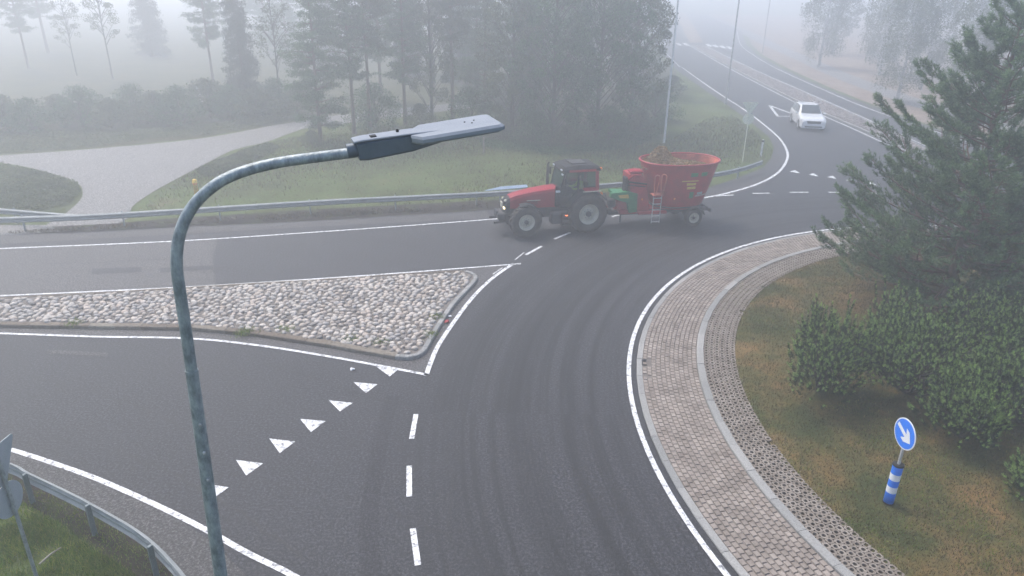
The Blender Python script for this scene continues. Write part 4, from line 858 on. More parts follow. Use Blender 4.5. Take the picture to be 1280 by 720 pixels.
for s_ in (1, -1):
    b_ = MB(); pane(b_, [(1.23, .63 * s_, 1.60), (.47, .79 * s_, 1.32), (.46, .73 * s_, 2.70), (1.00, .66 * s_, 2.70)]); b_.build('door_glass', MT['glass'], tr)
    b_ = MB(); pane(b_, [(.37, .79 * s_, 1.42), (-.46, .745 * s_, 1.72), (-.41, .71 * s_, 2.70), (.37, .73 * s_, 2.70)]); b_.build('side_window', MT['glass'], tr)
    b_ = MB(); b_.cbox((.85, .70 * s_, 1.42), (.8, .05, .42), .02, Matrix.Rotation(-R(11) * s_, 3, 'Z')); b_.build('door', MT['black'], tr)
b_ = MB(); pane(b_, [(-.54, -.66, 1.70), (-.54, .66, 1.70), (-.49, .64, 2.70), (-.49, -.64, 2.70)]); b_.build('rear_window', MT['glass'], tr)
# rear fenders
for s_ in (1, -1):
    b_ = MB(); rr_f = RW + .14; ppl = []
    angs = [R(a) for a in (20, 40, 60, 80, 100, 120, 140)]
    vv = []
    for a in angs:
        for (y, r_) in ((.64, rr_f), (1.16, rr_f), (1.18, rr_f - .05), (1.15, rr_f - .035), (.64, rr_f - .035)):
            vv.append((r_ * math.cos(a), s_ * y, RW - .02 + r_ * math.sin(a)))
    b_.add(vv, [(i * 5 + k, i * 5 + (k + 1) % 5, (i + 1) * 5 + (k + 1) % 5, (i + 1) * 5 + k) for i in range(len(angs) - 1) for k in range(5)] + [(0, 1, 2, 3, 4), tuple(range(30, 35))])
    fe = b_.build('fender', MT['black'], tr)
    b_ = MB(); b_.cbox((-.10, s_ * .90, RW + rr_f + .03), (.62, .40, .10), .04); b_.build('red_cover', MT['red'], fe)
    b_ = MB(); b_.cbox((-.1, s_ * 1.13, RW + rr_f + .0), (.85, .05, .035), .01); b_.build('trim', MT['cream'], fe)
    b_ = MB(); b_.cbox((-.62, s_ * .95, RW + rr_f - .16), (.06, .2, .1), .02); b_.build('tail_light', MT['orange'], fe)
    # front mudguards
    b_ = MB(); rr_f = FW_ + .09; vv = []; angs = [R(a) for a in (70, 95, 120, 145, 165)]
    for a in angs:
        for (y, r_) in ((.70, rr_f), (1.12, rr_f), (1.12, rr_f - .03), (.70, rr_f - .03)): vv.append((WB + r_ * math.cos(a), s_ * y, FW_ + r_ * math.sin(a)))
    b_.add(vv, [(i * 4 + k, i * 4 + (k + 1) % 4, (i + 1) * 4 + (k + 1) % 4, (i + 1) * 4 + k) for i in range(len(angs) - 1) for k in range(4)] + [(0, 1, 2, 3), (16, 17, 18, 19)])
    b_.build('mudguard', MT['black'], tr)
    # mirrors
    b_ = MB(); b_.tube([(1.02, s_ * .70, 2.6), (1.12, s_ * 1.0, 2.55)], .015, 8); mr_o = b_.build('mirror_arm', MT['black'], tr)
    b_ = MB(); b_.cbox((1.13, s_ * 1.03, 2.40), (.06, .2, .34), .03); b_.build('mirror', MT['black'], mr_o)
# seat, wheel
b_ = MB(); b_.cbox((.02, 0, 1.52), (.5, .52, .16), .06); b_.cbox((-.22, 0, 1.85), (.14, .5, .62), .06); b_.cbox((0, 0, 1.3), (.3, .3, .35), .05); b_.build('seat', MT['cloth'], tr)
b_ = MB(); b_.tube([(.95, 0, 1.25), (.68, 0, 1.85)], .03, 8)
ringp = [(.68 + .10 * math.sin(a), .19 * math.cos(a), 1.86 + .17 * math.sin(a)) for a in [2 * math.pi * k / 20 for k in range(21)]]
b_.tube(ringp, .014, 8, cap=False); b_.build('steering_wheel', MT['black'], tr)
b_ = MB(); b_.cbox((-.62, 0, 1.0), (.25, .9, .12), .03)
for s_ in (1, -1): b_.tube([(-.45, s_ * .4, .95), (-1.15, s_ * .42, .62)], .04, 8); b_.tube([(-.6, s_ * .35, 1.35), (-1.0, s_ * .42, .75)], .025, 8)
b_.cbox((-.7, 0, .52), (.7, .12, .1), .02); b_.build('hitch', MT['chassis'], tr)

# driver
def skinned(name, joints, edges, mt, parent=None, sub=2, smooth=True):
    me = bpy.data.meshes.new(name); me.from_pydata([j[0] for j in joints], edges, [])
    o = bpy.data.objects.new(name, me); col.objects.link(o)
    md = o.modifiers.new('Skin', 'SKIN'); md.use_smooth_shade = smooth
    if not me.skin_vertices: 
        bm = bmesh.new(); bm.from_mesh(me); bm.verts.layers.skin.verify(); bm.to_mesh(me); bm.free()
    for i, j in enumerate(joints):
        r_ = j[1] if hasattr(j[1], '__len__') else (j[1], j[1]); me.skin_vertices[0].data[i].radius = r_; me.skin_vertices[0].data[i].use_root = (i == 0)
    s2 = o.modifiers.new('Subdivision', 'SUBSURF'); s2.levels = sub; s2.render_levels = sub
    bpy.context.view_layer.update(); dg = bpy.context.evaluated_depsgraph_get(); m2 = bpy.data.meshes.new_from_object(o.evaluated_get(dg))
    o.modifiers.clear(); o.data = m2; bpy.data.meshes.remove(me); m2.materials.clear(); m2.materials.append(mt)
    for p in m2.polygons: p.use_smooth = True
    if parent is not None: o.parent = parent
    return o
pj = [((0, 0, 1.62), (.15, .17)), ((.0, 0, 1.80), (.13, .155)), ((.03, 0, 2.0), (.13, .17)), ((.05, 0, 2.12), (.09, .12)), ((.07, 0, 2.20), .055), ((.09, 0, 2.29), .085), ((.10, 0, 2.39), .095), ((.09, 0, 2.46), .07)]
pe = [(i, i + 1) for i in range(7)]
for s_ in (1, -1):
    k = len(pj); pj += [((.04, s_ * .19, 2.08), .062), ((.14, s_ * .27, 1.86), .048), ((.38, s_ * .24, 1.80), .038), ((.60, s_ * .17, 1.93), .028)]; pe += [(3, k), (k, k + 1), (k + 1, k + 2), (k + 2, k + 3)]
    k = len(pj); pj += [((.12, s_ * .11, 1.60), .085), ((.50, s_ * .13, 1.63), .065), ((.66, s_ * .13, 1.40), .05), ((.70, s_ * .13, 1.27), .035), ((.80, s_ * .13, 1.24), .035)]; pe += [(0, k), (k, k + 1), (k + 1, k + 2), (k + 2, k + 3), (k + 3, k + 4)]
dr = skinned('person', pj, pe, MT['skin']); tag(dr, 'person in a yellow hi-vis top sitting at the tractor wheel', 'person'); dr.location = org; dr.rotation_euler = (0, 0, th_)
jj = [((0, 0, 1.64), (.165, .185)), ((.0, 0, 1.80), (.145, .17)), ((.03, 0, 2.0), (.145, .185)), ((.05, 0, 2.12), (.10, .13)), ((.06, 0, 2.165), .065)]; je = [(i, i + 1) for i in range(4)]
for s_ in (1, -1): k = len(jj); jj += [((.04, s_ * .19, 2.08), .075), ((.14, s_ * .27, 1.86), .062), ((.38, s_ * .24, 1.80), .05), ((.52, s_ * .20, 1.88), .045)]; je += [(3, k), (k, k + 1), (k + 1, k + 2), (k + 2, k + 3)]
skinned('jacket', jj, je, MT['hivis'], dr)
jt = [((0, 0, 1.62), (.155, .175))]; jte = []
for s_ in (1, -1): k = len(jt); jt += [((.14, s_ * .11, 1.61), .10), ((.50, s_ * .13, 1.64), .08), ((.66, s_ * .13, 1.40), .065), ((.69, s_ * .13, 1.30), .055)]; jte += [(0, k), (k, k + 1), (k + 1, k + 2), (k + 2, k + 3)]
skinned('trousers', jt, jte, MT['cloth'], dr)
b_ = MB(); b_.lathe([(.10, 2.38), (.108, 2.42), (.10, 2.49), (.06, 2.54), (0, 2.555)], (.09, 0, 0), (0, 0, 1), 16); b_.cbox((.21, 0, 2.41), (.12, .15, .02), .008); b_.build('cap', MT['cloth'], dr)
b_ = MB()
for s_ in (1, -1):     # fingers closed round the steering wheel rim
    for k in range(4):
        ang = .25 + k * .12; q = Vector((.68 + .10 * math.sin(ang), s_ * .19 * math.cos(ang), 1.86 + .17 * math.sin(ang)))
        b_.tube([q + Vector((-.045, 0, .005)), q + Vector((-.01, 0, .03)), q + Vector((.02, 0, .02)), q + Vector((.025, 0, -.005))], [.010, .010, .009, .007], 6)
    b_.tube([Vector((.63, s_ * .165, 1.90)), Vector((.655, s_ * .14, 1.90)), Vector((.68, s_ * .135, 1.895))], [.012, .011, .008], 6)
b_.build('hand', MT['skin'], dr)
b_ = MB(); b_.hull([(.178, -.012, 2.33), (.178, .012, 2.33), (.205, 0, 2.335), (.182, 0, 2.385)]);
for s_ in (1, -1): b_.lathe([(.0, -.008), (.024, -.004), (.03, .004), (.02, .012)], (.095, s_ * .095, 2.36), (0, s_, 0), 10)
b_.build('face_features', MT['skin'], dr)

# ------------------------------------------------------------ feed mixer trailer
hitch = org - hv * 1.05
wn_ = G(865, 282.5); WY = .98
wax = Vector((8.3, 33.0, 0)); thw = math.atan2(hitch.y - wax.y, hitch.x - wax.x); lw = Vector((-math.sin(thw), math.cos(thw), 0))
wax = wn_ - lw * WY; wax.z = 0; thw = math.atan2(hitch.y - wax.y, hitch.x - wax.x); LD = (hitch - wax).length
tw = thing('feed_mixer', 'red tub shaped feed mixer trailer hitched behind the tractor', 'farm trailer', tuple(wax), thw)
for s_ in (1, -1): wheel(tw, 0, s_ * WY, .43, .30, .24, s_, lugs=0, tyre=MT['rubber'], rim=MT['cream'])
def oval(xc, a, b, z, n=40, p=2.25):
    o = []
    for k in range(n):
        t = 2 * math.pi * k / n; c_, s2 = math.cos(t), math.sin(t)
        o.append((xc + a * math.copysign(abs(c_) ** (2 / p), c_), b * math.copysign(abs(s2) ** (2 / p), s2), z))
    return o
lev = [(.0, .62), (.52, 1.16, .92, .80), (.52, 1.22, .96, .86), (.51, 1.38, 1.03, 1.35), (.50, 1.58, 1.12, 2.0), (.50, 1.76, 1.19, 2.6), (.50, 1.84, 1.23, 2.90)]
b_ = MB(); rings = [oval(xc, a, bb, z) for xc, a, bb, z in lev[1:]]; n = 40
inn = [oval(xc, a - .02, bb - .02, z) for xc, a, bb, z in lev[1:]][::-1]
allr = rings; b_.add([p for r_ in allr for p in r_], [(i * n + k, i * n + (k + 1) % n, (i + 1) * n + (k + 1) % n, (i + 1) * n + k) for i in range(len(allr) - 1) for k in range(n)] + [tuple(range(n))[::-1]], 0, True)
tub = b_.build('tub', MT['red_dull'], tw, fix=False)
b_ = MB(); b_.add([p for r_ in inn for p in r_], [(i * n + k, i * n + (k + 1) % n, (i + 1) * n + (k + 1) % n, (i + 1) * n + k) for i in range(len(inn) - 1) for k in range(n)], 0, True); b_.build('tub_lining', MT['red_in'], tub, fix=False)
b_ = MB(); o_ = oval(.5, 1.86, 1.25, 2.91); b_.tube([Vector(p) for p in o_ + [o_[0]]], .045, 8, cap=False)
o_ = oval(.525, 1.44 + .03, 1.075 + .03, 1.88)
b_.build('rim_tube', MT['red_dull'], tub)
b_ = MB(); o_ = oval(.52, 1.24, .97, .90); b_.tube([Vector(p) for p in o_ + [o_[0]]], .035, 8, cap=False); b_.build('base_band', MT['chassis'], tub)
# marks on the side: yellow line and block, green stickers, pale scrape
def onside(x, z):
    zs = [l[3] for l in lev[1:]]; a = np.interp(z, zs, [l[1] for l in lev[1:]]); bb = np.interp(z, zs, [l[2] for l in lev[1:]]); xc = np.interp(z, zs, [l[0] for l in lev[1:]])
    u = min(1, abs((x - xc) / a)); return float(bb * (1 - u ** 2.25) ** (1 / 2.25))
def sticker(x0, x1, z0, z1, mt, name, par, nx=6):
    b = MB(); vv = []
    for i in range(nx + 1):
        x = x0 + (x1 - x0) * i / nx
        for z in (z0, z1): y = onside(x, z); vv += [(x, y + .006, z), (x, y + .012, z)]
    fs = []
    for i in range(nx):
        o = i * 4; fs += [(o, o + 4, o + 6, o + 2), (o + 1, o + 3, o + 7, o + 5), (o, o + 1, o + 5, o + 4), (o + 2, o + 6, o + 7, o + 3)]
    fs += [(0, 2, 3, 1), (nx * 4, nx * 4 + 1, nx * 4 + 3, nx * 4 + 2)]
    b.add(vv, fs); return b.build(name, mt, par)
sticker(.0, .80, 2.16, 2.21, MT['yellow'], 'yellow_line', tub)
sticker(.10, .56, 1.98, 2.09, MT['yellow'], 'yellow_mark', tub); sticker(.10, .52, 1.80, 1.92, MT['yellow'], 'yellow_mark', tub)
sticker(.08, .42, 2.38, 2.56, MT['green'], 'green_sticker', tub); sticker(-.42, -.10, 2.38, 2.56, MT['green'], 'green_sticker', tub); sticker(.14, .34, 1.36, 1.66, MT['green'], 'green_sticker', tub)
sticker(-.62, .05, 1.42, 1.47, MT['steel'], 'scraped_edge', tub); sticker(-.35, -.05, 1.50, 1.62, MT['signback'], 'scraped_patch', tub)
for x, z in ((1.02, 1.35), (2.42, 1.28)):
    b_ = MB(); b_.cbox((x, onside(min(x, 1.5), z) + .03 if x < 2 else .62, z), (.09, .04, .08), .015); b_.build('reflector', MT['orange'], tw)
# chassis, drawbar
b_ = MB()
for s_ in (1, -1): b_.cbox((.6, s_ * .5, .66), (3.0, .12, .18), .02); beam(b_, (2.0, s_ * .5, .62), (LD - .35, 0.05 * s_, .52), .14)
b_.tube([(0, -.95, .43), (0, .95, .43)], .06, 12); b_.cbox((-.9, 0, .68), (.12, 1.7, .16), .03); b_.cbox((0, .6, .57), (.4, .1, .3), .03); b_.cbox((0, -.6, .57), (.4, .1, .3), .03)
b_.build('chassis', MT['chassis'], tw)
b_ = MB(); b_.cbox((2.2, 0, .66), (2.4, .95, .22), .04); b_.cbox((1.9, .62, .66), (1.4, .3, .14), .03); b_.build('front_platform', MT['red_dull'], tw)
b_ = MB(); b_.cbox((LD - .55, 0, .56), (1.1, .16, .16), .03); b_.tube([(LD - .1, 0, .62), (LD + .05, 0, .5)], .05, 10); b_.tube([(LD - .9, .2, .6), (LD - .9, .2, .1)], .04, 8); b_.build('drawbar', MT['chassis'], tw)
for s_ in (1, -1):
    b_ = MB(); vv = []
    for a in (20, 45, 70, 95, 120, 145, 165):
        for y, r_ in ((.80, .52), (1.18, .52), (1.18, .50), (.80, .50)): vv.append((r_ * math.cos(R(a)), s_ * y, .43 + r_ * math.sin(R(a))))
    b_.add(vv, [(i * 4 + k, i * 4 + (k + 1) % 4, (i + 1) * 4 + (k + 1) % 4, (i + 1) * 4 + k) for i in range(6) for k in range(4)] + [(0, 1, 2, 3), (24, 25, 26, 27)]); b_.build('mudguard', MT['chassis'], tw)
# front discharge chute / elevator tower
b_ = MB(); b_.hull([(2.0, -.55, .75), (2.0, .6, .75), (2.75, -.45, .75), (2.75, .55, .75), (2.25, -.5, 2.05), (2.25, .55, 2.05), (3.0, -.45, 1.9), (3.0, .5, 1.9)])
b_.hull([(2.25, -.5, 2.0), (2.25, .55, 2.0), (3.02, -.45, 1.9), (3.02, .5, 1.9), (2.5, -.4, 2.48), (2.5, .48, 2.48), (3.05, -.4, 2.40), (3.05, .45, 2.40)]); ch = b_.build('front_chute', MT['red_dull'], tw)
b_ = MB(); b_.tube([(2.25, .60, 1.98), (3.08, .56, 2.10)], .035, 8); b_.tube([(2.3, .60, 1.86), (3.1, .55, 1.95)], .02, 8); b_.tube([(3.1, .5, 2.2), (3.15, .52, 1.4)], .03, 8); b_.cbox((3.12, .2, 1.9), (.12, .5, .7), .03); b_.build('hoses', MT['black'], ch)
b_ = MB(); b_.tube([(2.6, .66, 2.4), (2.9, .62, 2.42), (3.1, .5, 2.2)], .05, 8); b_.cbox((2.72, .3, 2.52), (.6, .5, .14), .05); b_.build('top_cover', MT['red'], ch)
# green guard with yellow mark on the drawbar
b_ = MB(); b_.prism([(2.62, .70), (2.98, .66), (3.10, 1.15), (3.62, 1.30), (3.95, 1.45), (3.9, 1.62), (3.1, 1.66), (2.66, 1.55)], .42, .62, 'y'); b_.prism([(2.7, 1.3), (3.7, 1.42), (3.7, 1.56), (2.7, 1.5)], -.4, .42, 'y'); gg = b_.build('green_guard', MT['green'], tw)
b_ = MB(); b_.prism([(3.05, 1.36), (3.5, 1.38), (3.58, 1.52), (3.1, 1.54)], .622, .632, 'y'); b_.build('yellow_mark', MT['yellow'], gg)
b_ = MB(); b_.cbox((3.25, .1, .95), (.6, .5, .5), .08); b_.tube([(3.4, 0, .85), (LD + .3, 0, .8)], .06, 10); b_.build('gearbox', MT['red_dull'], tw)
b_ = MB(); b_.tube([(LD - .25, .1, 1.1), (LD - .1, .1, 1.5), (LD + .2, .1, 1.35)], .025, 8); b_.cbox((LD - .4, .2, 1.05), (.35, .3, .4), .06); b_.cbox((LD - .3, .25, .72), (.22, .18, .18), .04); b_.build('hitch_gear', MT['chassis'], tw)
# ladder and hand rails
b_ = MB(); lx0, lx1 = 1.72, 2.10
def lad(z): return 1.12 + .06 * (1.5 - z)
for x in (lx0, lx1): beam(b_, (x + .03, lad(.32) + .02, .32), (x - .02, lad(1.55), 1.58), .035)
for k in range(5): z = .38 + .27 * k; b_.cbox(((lx0 + lx1) / 2 + .02 - .01 * k, lad(z), z), (.38, .09, .03), .008)
b_.build('ladder', MT['steel'], tw)
b_ = MB(); rl = [(lx0 - .04, 1.10, 1.55), (lx0 - .1, 1.16, 2.1), (lx0 - .12, 1.2, 2.48), (lx0 + .08, 1.2, 2.52), (lx0 + .1, 1.2, 2.1), (lx0 + .02, 1.13, 1.6)]
b_.tube(smooth_path(rl, 3), .03, 8); b_.tube(smooth_path([(p[0] + .30, p[1] - .04, p[2] - .03) for p in rl], 3), .025, 8); b_.cbox((1.9, 1.0, 1.60), (.5, .4, .04), .01); b_.build('hand_rail', MT['red_in'], tw)
# load of silage heaped at the front of the tub
rg2 = np.random.default_rng(3); K = 9000
u = rg2.uniform(0, 2 * math.pi, K); rr2 = np.sqrt(rg2.uniform(0, 1, K)); xx = .62 + 1.66 * rr2 * np.cos(u); yy = 1.08 * rr2 * np.sin(u)
zz = 2.58 + .86 * np.exp(-((xx - 1.40) / .55) ** 2 - ((yy + .15) / .62) ** 2) + .12 * np.exp(-((xx - .6) / .7) ** 2) + rg2.normal(0, .025, K)
d1 = rg2.normal(0, 1, (K, 3)); d1[:, 2] *= .5; d1 /= np.linalg.norm(d1, axis=1)[:, None]; d2 = np.cross(d1, rg2.normal(0, 1, (K, 3))); d2 /= np.linalg.norm(d2, axis=1)[:, None]
cc = np.stack([xx, yy, zz], 1); l_, w_ = rg2.uniform(.03, .08, (K, 1)), .022
q = np.stack([cc - d1 * l_ - d2 * w_, cc + d1 * l_ - d2 * w_, cc + d1 * l_ + d2 * w_, cc - d1 * l_ + d2 * w_], 1).reshape(-1, 3)
si = thing('silage_heap', 'brown heap of straw and silage piled above the trailer rim', 'silage', tuple(wax), thw)
np_obj('loose_straw', q, 4, MT['silage'], si)
b_ = MB(); gx = 26; vv = []
for i in range(gx + 1):
    for j in range(gx + 1):
        r_ = i / gx; a = 2 * math.pi * j / gx; x = .62 + 1.68 * r_ * math.cos(a); y = 1.09 * r_ * math.sin(a)
        vv.append((x, y, 2.56 + .86 * math.exp(-((x - 1.40) / .55) ** 2 - ((y + .15) / .62) ** 2) + .12 * math.exp(-((x - .6) / .7) ** 2) + .03 * math.sin(9 * x + 7 * y)))
b_.add(vv, [(i * (gx + 1) + j, i * (gx + 1) + j + 1, (i + 1) * (gx + 1) + j + 1, (i + 1) * (gx + 1) + j) for i in range(gx) for j in range(gx)], 0, True); b_.build('heap_body', mat('silage_body', (.16, .115, .055), .95, var=(.30, .22, .11), vscale=5, bump=1., bscale=18), si)

# ------------------------------------------------------------ white car
cf = (G(1000.5, 164) + G(1031, 165.5)) / 2; thc = R(-99)
cpos = cf - Vector((math.cos(thc), math.sin(thc), 0)) * .95     # origin under the front axle
tc_ = thing('car', 'white estate style car coming down the far road towards the roundabout', 'car', tuple(cpos), thc)
def csec(x, w, zb, zs, zr, wr):   # half width, sill, shoulder, roof height, roof half width
    return [(x, -w * .92, zb), (x, w * .92, zb), (x, w, zb + .12), (x, w, zs - .12), (x, w * .965, zs), (x, wr, zr - .05), (x, wr - .12, zr), (x, -wr + .12, zr), (x, -wr, zr - .05), (x, -w * .965, zs), (x, -w, zs - .12), (x, -w, zb + .12)]
b_ = MB(); S = [csec(.93, .70, .32, .66, .70, .60), csec(.90, .84, .24, .74, .80, .72), csec(.72, .92, .22, .84, .92, .80), csec(.3, .945, .22, .94, 1.03, .84), csec(-.25, .95, .22, .98, 1.08, .86), csec(-.55, .95, .22, 1.02, 1.12, .84), csec(-.95, .95, .22, 1.04, 1.42, .74), csec(-1.35, .95, .22, 1.04, 1.64, .68), csec(-2.0, .95, .22, 1.05, 1.69, .67), csec(-2.8, .95, .22, 1.07, 1.67, .66), csec(-3.35, .94, .24, 1.08, 1.58, .62), csec(-3.65, .92, .28, 1.06, 1.28, .68), csec(-3.82, .84, .36, .98, 1.08, .72)]
loft3(b_, [[Vector(p) for p in s_] for s_ in S], smooth=False); cb = b_.build('body', MT['white'], tc_)
md = cb.modifiers.new('Bevel', 'BEVEL'); md.width = .03; md.segments = 2; md.limit_method = 'ANGLE'; md.angle_limit = R(20)
b_ = MB(); pane(b_, [(-.57, -.74, 1.135), (-.57, .74, 1.135), (-1.30, .60, 1.635), (-1.30, -.60, 1.635)]); ws = b_.build('windscreen', MT['carglass'], tc_); ws.location = (.035, 0, .03)
b_ = MB(); pane(b_, [(-3.36, -.55, 1.56), (-3.36, .55, 1.56), (-3.64, .62, 1.28), (-3.64, -.62, 1.28)]); ws = b_.build('rear_window', MT['carglass'], tc_); ws.location = (-.035, 0, .02)
for s_ in (1, -1):
    for nm, P_ in (('side_window', [(-.88, 1.10, .905), (-1.40, 1.55, .72), (-2.02, 1.60, .70), (-2.02, 1.10, .915)]), ('side_window', [(-2.10, 1.10, .915), (-2.10, 1.60, .70), (-2.95, 1.57, .70), (-3.0, 1.13, .91)]), ('side_window', [(-3.08, 1.15, .905), (-3.04, 1.55, .71), (-3.30, 1.48, .725), (-3.5, 1.2, .87)])):
        b_ = MB(); pane(b_, [(x, s_ * (y + .018), z) for x, z, y in P_]); b_.build(nm, MT['carglass'], tc_)
    b_ = MB(); b_.hull([(.86, s_ * .42, .66), (.86, s_ * .44, .78), (.78, s_ * .84, .86), (.66, s_ * .925, .85), (.72, s_ * .90, .70), (.89, s_ * .60, .66), (.80, s_ * .5, .80)]); b_.build('headlight', MT['lens'], tc_)
    b_ = MB(); b_.cbox((-.72, s_ * 1.04, 1.12), (.16, .2, .14), .04); b_.build('mirror', MT['white'], tc_)
    b_ = MB(); b_.tube([(-1.5, s_ * .60, 1.72), (-2.2, s_ * .60, 1.745), (-3.0, s_ * .58, 1.70)], .018, 8); b_.build('roof_rail', MT['chrome'], tc_)
    for x in (0, -2.80):
        b_ = MB(); b_.lathe([(.385, -.01), (.385, .02)], (x, s_ * .935, .37), (0, s_, 0), 30); b_.add([(x + .385 * math.cos(2 * math.pi * k / 30), s_ * .955, .37 + .385 * math.sin(2 * math.pi * k / 30)) for k in range(30)], [tuple(range(30))]); b_.build('wheel_arch', MT['black'], tc_)
        b_ = MB(); b_.lathe([(.24, -.1), (.34, -.11), (.355, -.06), (.355, .06), (.34, .11), (.24, .1)], (0, 0, 0), (0, 1, 0), 30); wh = b_.build('wheel', MT['carrubber'], tc_); wh.location = (x, s_ * .88, .355)
        b_ = MB(); b_.lathe([(.245, s_ * .095), (.22, s_ * .07), (.08, s_ * .10), (0, s_ * .105)], (0, 0, 0), (0, 1, 0), 24); b_.build('rim', MT['chrome'], wh)
b_ = MB(); b_.hull([(.91, -.50, .60), (.91, .50, .60), (.89, .56, .79), (.89, -.56, .79), (.96, -.44, .60), (.96, .44, .60), (.935, .50, .78), (.935, -.50, .78)]); b_.build('grille', MT['black'], tc_)
b_ = MB(); b_.cbox((.925, 0, .36), (.05, 1.25, .11), .02); b_.build('lower_grille', MT['black'], tc_)
b_ = MB(); b_.cbox((.955, 0, .50), (.02, .5, .11), .004); b_.build('number_plate', MT['signwhite'], tc_)
b_ = MB(); b_.cbox((.93, 0, .27), (.06, 1.5, .04), .01); b_.build('bumper_lip', MT['chrome'], tc_)
for s_ in (1, -1): b_ = MB(); b_.cbox((-3.77, s_ * .68, .95), (.08, .3, .16), .03); b_.build('tail_light', MT['red'], tc_)

# small litter and stones on the road
for (px, py, r_, mt_, lab) in ((558, 403, .05, 'red_dull', 'small red stone beside the kerb of the stone island'), (562, 396, .03, 'signwhite', 'tiny white pebble by the kerb, above the red stone'), (440, 462.5, .04, 'signwhite', 'crumpled white scrap on the asphalt left of the topmost white triangle')):
    p = G(px, py); b_ = MB(); rg = random.Random(px)
    b_.hull([(rg.gauss(0, r_), rg.gauss(0, r_), abs(rg.gauss(r_ * .6, r_ * .5))) for _ in range(22)]); o = b_.build('stone' if 'stone' in lab or 'pebble' in lab else 'litter', MT[mt_]); o.location = p + Vector((0, 0, .004)); tag(o, lab, 'stone' if 'scrap' not in lab else 'litter')
p = G(66, 697); b_ = MB(); b_.tube([(-.12, -.22, .04), (-.02, 0, .09), (.06, .20, .07)], [.022, .02, .012], 7); o = b_.build('stick', MT['wood']); o.location = p; tag(o, 'short grey stick lying in the grass below the near guard rail', 'stick')

# ------------------------------------------------------------ vegetation
def unit(a): return a / np.maximum(np.linalg.norm(a, axis=-1, keepdims=True), 1e-9)
def needles(rg, C, D, stem, K, ln, w, spread=.75):
    """K needles along every shoot: C base points, D directions, stem lengths"""
    n = len(C); C = np.repeat(C, K, 0); D = np.repeat(D, K, 0); S = np.repeat(np.broadcast_to(stem, n), K)
    u = rg.uniform(0, 1, n * K); side = unit(np.cross(D, rg.normal(0, 1, (n * K, 3))))
    d = unit(D * (.45 + .5 * u[:, None]) + side * spread)
    L = ln * rg.uniform(.7, 1.15, n * K); b = C + D * (S * u)[:, None]; pw = unit(np.cross(d, rg.normal(0, 1, (n * K, 3)))) * (w / 2)
    return np.stack([b - pw, b + pw, b + d * L[:, None]], 1).reshape(-1, 3), (u > .62).astype(np.int32)
def leaves(rg, C, size, asp=.7, droop=0.):
    n = len(C); a = rg.normal(0, 1, (n, 3)); a[:, 2] -= droop; a = unit(a); b = unit(np.cross(a, rg.normal(0, 1, (n, 3)))); s_ = (size * rg.uniform(.6, 1.3, n))[:, None] / 2
    return np.stack([C - a * s_, C + b * s_ * asp, C + a * s_, C - b * s_ * asp], 1).reshape(-1, 3)
def trunk_mesh(name, h, r, bark, parent, rg, limbs=(), lean=.02):
    b = MB(); n = 7; pts_ = [Vector((math.sin(i * 1.3 + h) * lean * h * .3 * i / n, math.cos(i * 1.7) * lean * h * .3 * i / n, h * i / n)) for i in range(n + 1)]
    pts_[0].z = -.25; b.tube(pts_, [r * (1.25 if i == 0 else 1 - .9 * i / n) + .01 for i in range(n + 1)], 9)
    for path_, r0_ in limbs: b.tube(path_, [r0_ * (1 - .8 * i / (len(path_) - 1)) + .004 for i in range(len(path_))], 5, cap=False)
    return b.build(name, bark, parent, fix=False)
